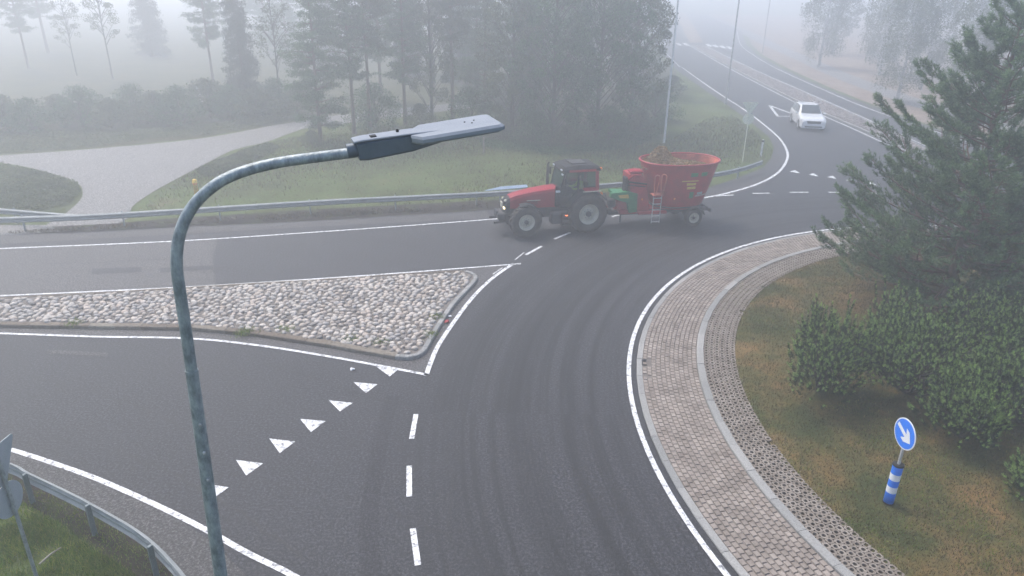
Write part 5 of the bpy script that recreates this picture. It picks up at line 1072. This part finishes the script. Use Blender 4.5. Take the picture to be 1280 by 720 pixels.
def pine(name, label, cat, loc, h, prof, whorl, nb, seed, m, shoots=26, K=34, nl=.085, nw=.014, stem=(.16, .34), trunk_r=.16, z0=.5, group=None, up=.55, bark='bark'):
    rg = np.random.default_rng(seed); t = thing(name, label, cat, loc, 0, group); limbs = []; C = []; D = []; z = z0
    while z < h - .25:
        rad = float(np.interp(z / h, *prof)); k = nb + int(rg.integers(-1, 2)); a0 = rg.uniform(0, 6.28)
        for i in range(k):
            a = a0 + 6.283 * i / k + rg.normal(0, .25); L = max(.25, rad * rg.uniform(.68, 1.14)); zb_ = z + rg.normal(0, .12)
            s0 = rg.uniform(-.05, .25) + .45 * (z / h); P_ = []; m_ = 6
            for j in range(m_ + 1):
                u = j / m_; P_.append(np.array([math.cos(a + .15 * math.sin(3 * u + i)) * L * u, math.sin(a + .15 * math.sin(3 * u + i)) * L * u, zb_ + L * (s0 * u - .12 * u + .28 * u * u * u)]))
            limbs.append(([Vector(p) for p in P_], (.008 + .008 * L))); P_ = np.array(P_); outd = np.array([math.cos(a), math.sin(a), .0])
            ns = max(4, int(shoots * L / 3.0 * rg.uniform(.8, 1.2) + 3))
            for j in range(ns):
                u = 1 - .78 * rg.uniform(0, 1) ** 1.3; q = np.array([np.interp(u * m_, range(m_ + 1), P_[:, k_]) for k_ in range(3)])
                sd_ = rg.choice([-1, 1]); lat = sd_ * rg.uniform(.1, .42) * L * .55 * (1.15 - u * .75); perp = np.array([-math.sin(a), math.cos(a), 0])
                q2 = q + perp * lat + outd * abs(lat) * .5 + np.array([0, 0, rg.uniform(-.05, .12) + abs(lat) * .1])
                if abs(lat) > .25 and j % 3 == 0: limbs.append(([Vector(q), Vector((q + q2) / 2 + [0, 0, .02]), Vector(q2)], .007))
                d = outd * rg.uniform(.3, 1.0) + perp * sd_ * rg.uniform(0, .6) + np.array([0, 0, up * rg.uniform(.5, 1.6)])
                C.append(q2); D.append(d)
        z += whorl * rg.uniform(.8, 1.2)
    for j in range(10): C.append(np.array([0, 0, h - .05 * j])); D.append(np.array([rg.normal(0, .5), rg.normal(0, .5), 1.]))
    C = np.array(C); D = unit(np.array(D)); st = rg.uniform(stem[0], stem[1], len(C))
    trunk_mesh('trunk', h, trunk_r, MT[bark], t, rg, limbs)
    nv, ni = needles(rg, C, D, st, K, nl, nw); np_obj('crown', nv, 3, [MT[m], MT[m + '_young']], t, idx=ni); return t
pz = G(1175, 400)
pine('pine_tree', 'tall broad pine on the roundabout lawn reaching the top right of the view', 'tree', (pz.x, pz.y, island_z(pz.x, pz.y)), 9.7,
     ([0, .08, .2, .45, .6, .75, .9, 1], [2.9, 3.7, 3.8, 3.3, 2.5, 1.7, .8, .2]), .40, 6, 21, 'needle', shoots=100, K=42, nl=.115, nw=.016)
pz = G(1315, 420)
pine('pine_tree', 'olive green pine at the right edge, in front of the tall broad one', 'tree', (pz.x, pz.y, island_z(pz.x, pz.y)), 6.0,
     ([0, .1, .3, .6, .85, 1], [2.6, 3.5, 3.7, 3.0, 1.4, .2]), .40, 6, 22, 'needle_olive', shoots=84, K=40, nl=.115, nw=.015)
pz = G(1120, 372)
pine('pine_tree', 'low spreading young pine on the lawn where brown grass meets the brick ring', 'tree', (pz.x, pz.y, island_z(pz.x, pz.y)), 2.4,
     ([0, .3, .7, 1], [1.5, 2.0, 1.4, .3]), .28, 6, 23, 'needle', shoots=48, K=40, nl=.10, z0=.3, trunk_r=.07)

def mugo_mesh(seed, r, h, n, mtl):
    rg = np.random.default_rng(seed); C = []; D = []; lob = [(rg.uniform(0, 6.28), rg.uniform(.25, .75) * r, rg.uniform(.26, .42) * r, rg.uniform(.55, 1.0) * h) for _ in range(15)]
    lob.append((0, 0, .5 * r, h * .95))
    for i in range(n):
        a, rr_, lr, lh = lob[int(rg.integers(0, len(lob)))]; cx_, cy_ = rr_ * math.cos(a), rr_ * math.sin(a)
        p = rg.normal(0, 1, 3); p[2] = abs(p[2]) * 1.1 - .35; p /= np.linalg.norm(p); k = rg.uniform(.72, 1.05) if i % 4 else rg.uniform(.3, .75)
        x = cx_ + p[0] * lr * k; y = cy_ + p[1] * lr * k; z = max(.08, lh * .5 + p[2] * lh * .5 * k)
        C.append((x, y, z)); d = p * .65 + np.array([x, y, 0]) / r * .4 + np.array([0, 0, .75]); D.append(d + rg.normal(0, .18, 3) + np.array([0, 0, .35]))
    limbs = []
    for j in range(0, len(C), 5):
        p0 = np.array(C[j]); d0 = np.array(D[j]); d0 = d0 / np.linalg.norm(d0)
        if p0[2] < h * .35: continue
        d0 = d0 * .5 + np.array([0, 0, .7]); ns_ = int(rg.integers(2, 6))
        for q_ in range(1, ns_): C.append(tuple(p0 + d0 * .14 * q_)); D.append(d0 + rg.normal(0, .06, 3))
    for a, rr_, lr, lh in lob:
        e = Vector((rr_ * math.cos(a), rr_ * math.sin(a), lh * .7)); limbs.append(([Vector((0, 0, 0)), Vector((e.x * .5, e.y * .5, lh * .2)), e], .045))
        for _ in range(7): q_ = e + Vector(rg.normal(0, lr * .55, 3)); q_.z = max(.1, q_.z); limbs.append(([e * .7 + Vector((0, 0, .0)), (e + q_) / 2, q_], .018))
    C = np.array(C); D = unit(np.array(D)); return C, D, limbs, rg
def mugo(label, px, py, r, h, seed, n=760, m='mugo'):
    p = G(px, py); C, D, limbs, rg = mugo_mesh(seed, r, h, n, m)
    t = thing('dwarf_pine', label, 'shrub', (p.x, p.y, island_z(p.x, p.y)), 0, 'dwarf pines on the roundabout lawn')
    b = MB()
    for path_, r0_ in limbs: b.tube(path_, [r0_, r0_ * .7, r0_ * .3], 5, cap=False)
    b.build('stems', MT['darkbark'], t, fix=False)
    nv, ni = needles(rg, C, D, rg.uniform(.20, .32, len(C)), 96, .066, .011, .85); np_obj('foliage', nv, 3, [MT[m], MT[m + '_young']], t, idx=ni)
mugo('leftmost dwarf pine bush, nearest the brick ring and the brown lawn', 1022, 498, 1.55, 2.1, 31)
mugo('dwarf pine bush directly behind the blue arrow sign, second from the left', 1130, 505, 1.45, 2.1, 32)
mugo('dwarf pine bush just right of the blue arrow sign, lowest of the front row', 1195, 560, 1.15, 1.45, 33, 760)
mugo('dwarf pine bush at the right edge, right of the blue arrow sign', 1268, 545, 1.5, 1.9, 34)
mugo('tall dwarf pine bush in the second row, below the olive pine', 1215, 480, 1.5, 2.3, 35)
mugo('dwarf pine bush in the second row behind the leftmost ones', 1110, 462, 1.2, 1.7, 36, 760)
mugo('small dwarf pine sprig at the right edge, below the other bushes', 1292, 640, .7, .8, 37, 340)
mugo('yellowish dwarf pine bush at the right edge, beside the olive pine', 1300, 500, 1.5, 2.2, 38, 860, 'needle_olive')

# generic forest trees, one of each kind and then copies
def copy_tree(src, loc, rz, sc, label, group, cat=None):
    r_ = src.copy(); col.objects.link(r_); r_.location = loc; r_.rotation_euler = (0, 0, rz); r_.scale = (sc[0], sc[0], sc[1]); r_['label'] = label
    if group: r_['group'] = group
    for ch in src.children:
        c_ = ch.copy(); col.objects.link(c_); c_.parent = r_
    return r_
def forest_pine(seed, h, crown0, rad, m='needle', bark='bark', dens=1.0):
    rg = np.random.default_rng(seed); limbs = []; C = []; z = h * crown0
    while z < h - .3:
        u = (z - h * crown0) / (h * (1 - crown0)); R0 = rad * (1 - u) ** .75 * (.55 + .45 * min(1, u * 4)) + .2
        for i in range(4):
            a = rg.uniform(0, 6.28); L = R0 * rg.uniform(.5, 1.15); e = np.array([math.cos(a) * L, math.sin(a) * L, z + L * rg.uniform(-.12, .3)])
            limbs.append(([Vector((0, 0, z)), Vector((e[0] * .5, e[1] * .5, (z + e[2]) / 2 + .04 * L)), Vector(e)], .02 + .01 * L))
            for j in range(int((5 + 5 * L) * dens)):
                k = rg.uniform(.35, 1.05); q = np.array([e[0] * k, e[1] * k, z + (e[2] - z) * k]) + rg.normal(0, [.22, .22, .10]) * (.5 + .3 * L)
                C.append(q + rg.normal(0, [.16, .16, .08], (26, 3)))
        z += .42 * rg.uniform(.8, 1.2)
    t = thing('pine_tree', '', 'tree'); trunk_mesh('trunk', h, .15, MT[bark], t, rg, limbs); np_obj('crown', leaves(rg, np.concatenate(C), .13, .45), 4, MT[m], t); return t
def spruce(seed, h, rad):
    rg = np.random.default_rng(seed); limbs = []; C = []; z = .6
    while z < h - .2:
        R0 = rad * (1 - z / h) ** .9 + .12
        for i in range(7):
            a = rg.uniform(0, 6.28); L = R0 * rg.uniform(.7, 1.1); n = int(12 + 26 * L); u = rg.uniform(.1, 1, (n, 1))
            q = np.concatenate([math.cos(a) * L * u, math.sin(a) * L * u, z - .32 * L * u + .12 * L * u * u], 1) + rg.normal(0, 1, (n, 3)) * [.13, .13, .09]
            C.append(np.repeat(q, 6, 0) + rg.normal(0, .08, (n * 6, 3))); limbs.append(([Vector((0, 0, z)), Vector((math.cos(a) * L, math.sin(a) * L, z - .2 * L))], .02))
        z += .34
    t = thing('spruce_tree', '', 'tree'); trunk_mesh('trunk', h, .16, MT['darkbark'], t, rg, limbs); np_obj('crown', leaves(rg, np.concatenate(C), .13, .4, .3), 4, MT['leaf_dark'], t); return t
def leafy(seed, name, h, rad, crown0, m, bark, ncl=110, per=150, droop=0., trunk_r=.17, size=.15, cl=.5, cat='tree'):
    rg = np.random.default_rng(seed); limbs = []; C = []; hc = h * (1 - crown0); zc = h * crown0
    for i in range(ncl):
        u = rg.uniform(0, 1) ** .8; a = rg.uniform(0, 6.28); env = rad * math.sin(math.pi * min(1, (u * .92 + .10))) ** .6 * (1 - .35 * u)
        r_ = env * rg.uniform(.25, 1.0) ** .55; c0 = np.array([r_ * math.cos(a), r_ * math.sin(a), zc + u * hc * .97])
        n = int(per * rg.uniform(.6, 1.3)); q = rg.normal(0, 1, (n, 3)); q = q / np.linalg.norm(q, axis=1)[:, None] * rg.uniform(.3, 1, (n, 1)) ** .5 * cl * rg.uniform(.6, 1.25) * [1, 1, .7]
        if droop: q[:, 2] = -rg.uniform(0, 1, n) ** 1.2 * droop * rg.uniform(.4, 1.) + q[:, 2] * .3; k = (rg.integers(0, 7, n)); q[:, 0] = q[:, 0] * .25 + np.cos(k * 2.4 + i) * cl * .7 * (k / 7 + .2); q[:, 1] = q[:, 1] * .25 + np.sin(k * 2.4 + i) * cl * .7 * (k / 7 + .2)
        C.append(c0 + q)
        if i % 2 == 0:
            zb_ = max(.3, c0[2] - r_ * .9 - .3); limbs.append(([Vector((0, 0, zb_)), Vector((c0[0] * .5, c0[1] * .5, (zb_ + c0[2]) / 2 + .1)), Vector(c0)], .02 + .008 * r_))
    C = np.concatenate(C); C[:, 2] = np.maximum(C[:, 2], .05)
    t = thing(name, '', cat); trunk_mesh('trunk' if cat == 'tree' else 'stems', h * .92, trunk_r, MT[bark], t, rg, limbs); np_obj('crown' if cat == 'tree' else 'foliage', leaves(rg, C, size, .6, droop * .2), 4, MT[m], t); return t
FP = [forest_pine(41, 15.5, .25, 2.5, dens=1.5), forest_pine(42, 17, .36, 2.3, 'needle_olive', dens=1.5), forest_pine(43, 14, .08, 2.8, dens=1.5)]
SP = [spruce(44, 13, 2.3)]
LT = [leafy(45, 'leafy_tree', 14.5, 4.2, .07, 'leaf', 'darkbark', 190, 150, cl=.75, size=.17), leafy(46, 'leafy_tree', 12.5, 3.3, .12, 'birchleaf', 'darkbark', 140, 140, cl=.6)]
BT = [leafy(47, 'birch_tree', 15.0, 3.0, .13, 'birchleaf', 'birchbark', 150, 150, droop=2.2, cl=.8, trunk_r=.16), leafy(48, 'birch_tree', 13.0, 2.6, .18, 'birchleaf', 'birchbark', 110, 130, droop=1.8, cl=.7, trunk_r=.13)]
BU = [leafy(49, 'bush', 2.8, 2.3, .05, 'leaf', 'darkbark', 60, 110, trunk_r=.04, size=.13, cl=.75, cat='shrub'), leafy(50, 'bush', 1.8, 1.8, .02, 'birchleaf', 'darkbark', 44, 90, trunk_r=.03, size=.12, cl=.65, cat='shrub')]
ST = [leafy(51, 'thin_tree', 11, 1.9, .30, 'birchleaf', 'darkbark', 60, 60, trunk_r=.07, size=.13, cl=.45)]
used = set(); rng = random.Random(77)
def plant(src, pos, label, group=None, s_=1.0, sz=None, rz=None):
    sc = (s_, sz if sz else s_); loc = (pos[0], pos[1], -.03); rz = rng.uniform(0, 6.28) if rz is None else rz
    if src.name not in used:
        used.add(src.name); src.location = loc; src.rotation_euler = (0, 0, rz); src.scale = (sc[0], sc[0], sc[1]); src['label'] = label
        if group: src['group'] = group
        return src
    return copy_tree(src, loc, rz, sc, label, group)
def g2(px, py): p = G(px, py); return (p.x, p.y)
gF = 'trees of the wood beyond the grass field'
plant(FP[2], g2(401, 176), 'nearest pine at the left end of the wood, beside the gravel path end', gF, .82, .95)
plant(FP[0], g2(443, 167), 'slim bare trunked pine directly behind the lamp gear housing', gF, .85, 1.)
plant(FP[1], g2(463, 162), 'tall thin pine just right of the slim bare trunked one', gF, .8, .95)
plant(FP[0], g2(507, 156), 'pine above the middle of the lamp head neck, further back', gF, .9)
plant(LT[1], g2(540, 150), 'round leafy tree above the lamp gear housing', gF, .8, 1.05)
plant(FP[1], g2(566, 152), 'pine above the flat lamp head, left one of two', gF)
plant(FP[2], g2(606, 146), 'pine above the flat lamp head, right one of two', gF, .9)
plant(LT[1], g2(640, 172), 'leafy tree standing behind the tractor front', gF, .85, 1.)
plant(LT[0], g2(690, 178), 'broad leafy tree behind the tractor cab', gF, .85, .98)
plant(LT[0], g2(745, 172), 'largest broad leafy tree behind the gap between tractor and trailer', gF, .95, 1.05)
plant(LT[1], g2(787, 160), 'leafy tree just left of the thin white lamp post', gF, .95, 1.1)
plant(LT[0], (11.6, 74), 'leafy tree at the right end of the wood, by the far road', gF, .82, .95)
plant(SP[0], g2(660, 150), 'dark spruce showing between the leafy trees behind the tractor', gF, 1., 1.1)
plant(FP[0], g2(715, 146), 'pine half hidden behind the broad leafy trees', gF)
for k, (x, y) in enumerate(((-12, 66), (-8, 72), (-3.5, 68), (1.5, 70), (6, 73), (-6, 80), (0, 82), (8.5, 84), (13, 92), (12, 104), (5, 96), (-12, 84))):
    plant((FP + LT + SP)[k % 6], (x, y), 'hazy tree deep in the wood behind the front row', 'hazy trees deep in the wood', .95 + .2 * rng.random())
gL = 'trees in the fog beyond the gravel path'
plant(SP[0], g2(309, 140), 'dark narrow spruce in the fog, left of the wood', gL, .75, 1.15)
plant(FP[0], g2(268, 112), 'tall bare pine trunk in the fog left of the narrow spruce', gL, .8, 1.1)
plant(ST[0], g2(141, 99), 'thin small crowned tree in the fog under the upper left sky', gL, 1.1)
plant(ST[0], g2(96, 94), 'very thin faint tree in the fog, left of the small crowned one', gL, .9)
plant(FP[0], g2(36, 86), 'faint pine in the fog at the left edge', gL, .8, 1.05)
plant(ST[0], g2(352, 140), 'thin leafy tree between the narrow spruce and the nearest pine', gL, 1.0)
for k, (px, py) in enumerate(((-80, 74), (60, 66), (190, 70), (335, 66), (360, 76), (-30, 62), (410, 72))):
    plant([FP[2], FP[0], SP[0], FP[2]][k % 4], g2(px, py), 'ghostly tree almost lost in the fog at upper left', 'ghostly trees in the upper left fog', 1.0 + .2 * rng.random())
gB = 'bushes along the far side of the gravel path'
for k, px in enumerate((-30, 8, 42, 78, 104, 140, 172, 196, 226, 262, 292, 322, 348, 372)):
    plant(BU[k % 2], g2(px, 160 - px * .055 + (k % 3) * 4), 'bush in the foggy thicket along the far side of the gravel path', gB, (.85 if k % 2 == 0 else 1.25) * rng.uniform(.8, 1.15))
gU = 'bushes under the wood'
for k, (px, py) in enumerate(((470, 158), (525, 160), (590, 166), (625, 176), (668, 180), (708, 184), (760, 176), (800, 168), (818, 150), (838, 118))):
    plant(BU[k % 2], g2(px, py), 'low bush at the foot of the leafy wood behind the field', gU, .9 * rng.uniform(.8, 1.2))
plant(BU[1], g2(390, 180), 'small bush at the foot of the nearest pine by the gravel path', None, .45)
gR = 'birches beyond the far road'
plant(BT[0], (36.6, 71.0), 'hanging birch with its trunk showing above the right half of the far road', gR, 1.0, .95)
plant(BT[1], (38.6, 64.5), 'birch with a bright white trunk left of the big pine', gR, 1.0, 1.05)
plant(BT[0], (41.8, 63.5), 'birch with a white trunk partly hidden by the big pine', gR, 1.0)
plant(BT[1], (43.5, 80), 'faint birch between the two clearer groups beyond the far road', gR, 1.1)
plant(BT[0], (40.6, 101), 'ghostly birch beyond the bend of the far road, above the white car', gR, 1.15)
plant(BT[0], (45, 93), 'ghostly birch right of the one above the white car', gR, 1.1)
for k, (x, y) in enumerate(((50, 104), (56, 92), (52, 76), (58, 70), (64, 84), (48, 60), (56, 58), (50, 120), (60, 110), (70, 100), (46.5, 52))):
    plant((BT + LT)[k % 4], (x, y), 'washed out tree in the fog at upper right, behind the birches', 'washed out trees at upper right', 1.1 + .15 * rng.random())

# grass: blades near the camera, coarse tufts in the field
def blades(name, gen, n, hmin, hmax, w, m, seed, zf=None, lab=None):
    rg = np.random.default_rng(seed); P_ = gen(rg, n); n = len(P_); h = rg.uniform(hmin, hmax, n) * rg.uniform(.6, 1.3, n); a = rg.uniform(0, 6.28, n); ln = rg.normal(0, .45, (n, 2)) * h[:, None]
    z = np.zeros(n) - .03 if zf is None else zf(P_)
    dx = np.cos(a) * w / 2; dy = np.sin(a) * w / 2
    v = np.stack([np.stack([P_[:, 0] - dx, P_[:, 1] - dy, z], 1), np.stack([P_[:, 0] + dx, P_[:, 1] + dy, z], 1), np.stack([P_[:, 0] + ln[:, 0], P_[:, 1] + ln[:, 1], z + h], 1)], 1).reshape(-1, 3)
    o = np_obj(name, v, 3, MT[m]); struct(o, 'stuff'); return o
def inpoly(poly, P_):
    c = np.zeros(len(P_), bool); n = len(poly); j = n - 1; x, y = P_[:, 0], P_[:, 1]
    for i in range(n):
        xi, yi = poly[i]; xj, yj = poly[j]; c ^= ((yi > y) != (yj > y)) & (x < (xj - xi) * (y - yi) / (yj - yi + 1e-12) + xi); j = i
    return c
def fbm(P_, s, seed):
    rg = np.random.default_rng(seed); o = np.zeros(len(P_))
    for k in range(7):
        d = rg.normal(0, 1, 2) * s * (1.6 ** k) * .5; o += np.sin(P_ @ d + rg.uniform(0, 6.28)) / (1.35 ** k)
    return o / 2.2
cornerp = [tuple(G(*p).xy) for p in ((-160, 600), (0, 618), (36, 634), (85, 662), (124, 690), (160, 712), (190, 745), (210, 800), (60, 860), (-200, 800))]
mn_, mx_ = np.min(cornerp, 0), np.max(cornerp, 0)
def gen_corner(rg, n):
    P_ = rg.uniform(mn_, mx_, (n, 2)); P_ = P_[inpoly(cornerp, P_)]; f = fbm(P_, 2.2, 3); return P_[f + rg.normal(0, .35, len(P_)) > -.35]
blades('grass', gen_corner, 130000, .05, .17, .016, 'grassblade', 61)
def gen_soil(rg, n):
    P_ = rg.uniform(mn_ - 1, mx_ + 1.5, (n, 2)); poly = [tuple(G(*p).xy) for p in ((-30, 600), (36, 618), (119, 656), (194, 705), (260, 790), (170, 745), (125, 695), (60, 640), (-30, 612))]
    P_ = P_[inpoly(poly, P_)]; f = fbm(P_, 3., 5); return P_[f + rg.normal(0, .3, len(P_)) > .45]
blades('grass', gen_soil, 90000, .03, .10, .018, 'grassblade', 62)
def gen_soil2(rg, n):
    poly = [tuple(G(*p).xy) for p in ((-60, 584), (0, 590), (36, 607), (80, 625), (119, 645), (194, 694), (240, 731), (260, 790), (170, 745), (124, 692), (85, 664), (36, 636), (-60, 606))]
    a, b = np.min(poly, 0), np.max(poly, 0); P_ = rg.uniform(a, b, (n, 2)); P_ = P_[inpoly(poly, P_)]; return P_[fbm(P_, 4., 25) + rg.normal(0, .4, len(P_)) > .1]
blades('grass', gen_soil2, 50000, .03, .09, .018, 'grassblade', 75)
def gen_isl(rg, n):
    r_ = 13.55 * np.sqrt(rg.uniform(.18, 1, n)); a = np.radians(rg.uniform(110, 262, n)); P_ = np.stack([CX + r_ * np.cos(a), CY + r_ * np.sin(a)], 1); f = fbm(P_, 1.1, 9); return P_[f + rg.normal(0, .5, n) > -.5]
zi = lambda P_: np.interp(np.hypot(P_[:, 0] - CX, P_[:, 1] - CY), rr_[::-1], zz_[::-1]) - .01
blades('lawn_grass', gen_isl, 170000, .03, .085, .019, 'dryblade', 63, zi)
def gen_islg(rg, n):
    P_ = gen_isl(rg, n); f = fbm(P_, .8, 14); return P_[f + rg.normal(0, .25, len(P_)) > .35]
blades('lawn_grass', gen_islg, 120000, .03, .085, .019, 'grassblade', 64, zi)
rr_save = None
fieldp = [tuple(G(*p).xy) for p in ((165, 262), (250, 209), (333, 179), (440, 156), (600, 150), (830, 180), (905, 135), (945, 165), (968, 190), (940, 215), (760, 240), (400, 262), (222, 272))]
mf, xf = np.min(fieldp, 0), np.max(fieldp, 0)
def gen_field(rg, n):
    P_ = rg.uniform(mf, xf, (n, 2)); P_ = P_[inpoly(fieldp, P_)]; f = fbm(P_, .5, 19); return P_[f + rg.normal(0, .5, len(P_)) > .1]
blades('grass', gen_field, 120000, .08, .22, .035, 'dryblade', 65)
blades('grass', lambda rg, n: gen_field(rg, n)[::2], 110000, .06, .18, .035, 'grassblade', 66)
def gen_band(rg, n):
    poly = [tuple(G(*p).xy) for p in ((0, 290), (111, 283), (400, 265), (610, 254), (610, 260), (400, 272), (111, 288), (19, 292))]
    a, b = np.min(poly, 0), np.max(poly, 0); P_ = rg.uniform(a, b, (n, 2)); P_ = P_[inpoly(poly, P_)]; return P_[fbm(P_, 1.5, 21) + rg.normal(0, .4, len(P_)) > .2]
blades('grass', gen_band, 90000, .05, .16, .03, 'dryblade', 67)
# weedy patches beside the gravel path
def weeds(poly, n, seed, m='leaf', h=.5):
    poly = [tuple(G(*p).xy) for p in poly]; rg = np.random.default_rng(seed); a, b = np.min(poly, 0), np.max(poly, 0); P_ = rg.uniform(a, b, (n, 2)); P_ = P_[inpoly(poly, P_)]
    hh = (fbm(P_, 1.2, seed) * .5 + .6).clip(.15, 1.2) * h; C = np.concatenate([P_, (rg.uniform(0, 1, len(P_)) ** .6 * hh)[:, None]], 1)
    o = np_obj('undergrowth', leaves(rg, C, .10, .5), 4, MT[m]); struct(o, 'stuff')
weeds([(245, 216), (270, 202), (300, 190), (335, 180), (350, 184), (330, 196), (295, 208), (262, 222)], 26000, 71, 'weedleaf', .3)
weeds([(-40, 208), (0, 206), (60, 217), (98, 232), (102, 240), (90, 254), (60, 262), (0, 266), (-40, 268)], 50000, 72, 'weedleaf', .3)
weeds([(-60, 190), (0, 192), (125, 183), (250, 171), (375, 150), (375, 140), (250, 158), (125, 168), (0, 172), (-60, 172)], 70000, 73, 'weedleaf', .4)
weeds([(600, 186), (700, 196), (790, 186), (830, 168), (830, 150), (700, 160), (600, 160)], 70000, 74, 'leaf', .5)
# weeds between island stones and in the paver ring
def gen_isw(rg, n):
    c_ = [tuple(G(*p).xy) for p in ((302, 421), (440, 428), (475, 432), (310, 418), (547, 400), (538, 422), (360, 415), (95, 408))]
    P_ = np.concatenate([rg.normal(q, .14, (n // 8, 2)) for q in c_]); return P_
blades('weeds', gen_isw, 1100, .04, .09, .025, 'grassblade', 68, lambda P_: np.zeros(len(P_)) + .12)
def gen_pv(rg, n):
    r_ = rg.uniform(13.4, 14.3, n); a = np.radians(rg.uniform(140, 215, n)); P_ = np.stack([CX + r_ * np.cos(a), CY + r_ * np.sin(a)], 1); return P_[fbm(P_, 1.6, 31) + rg.normal(0, .3, n) > .5]
blades('weeds', gen_pv, 16000, .03, .06, .02, 'grassblade', 69, lambda P_: np.zeros(len(P_)) + .13)

# ------------------------------------------------------------ fog
hm = bpy.data.materials.new('haze_air'); hm.use_nodes = True; nt = hm.node_tree
for n in list(nt.nodes):
    if n.type != 'OUTPUT_MATERIAL': nt.nodes.remove(n)
pv = nt.nodes.new('ShaderNodeVolumePrincipled'); pv.inputs['Color'].default_value = (.97, .98, .995, 1); pv.inputs['Density'].default_value = HAZE; pv.inputs['Anisotropy'].default_value = .58
nt.links.new(pv.outputs[0], nt.nodes['Material Output'].inputs['Volume'])
b_ = MB(); b_.box((0, 300, 10.0), (1640, 1240, 22.1)); hz = b_.build('haze', hm); struct(hz, 'stuff')
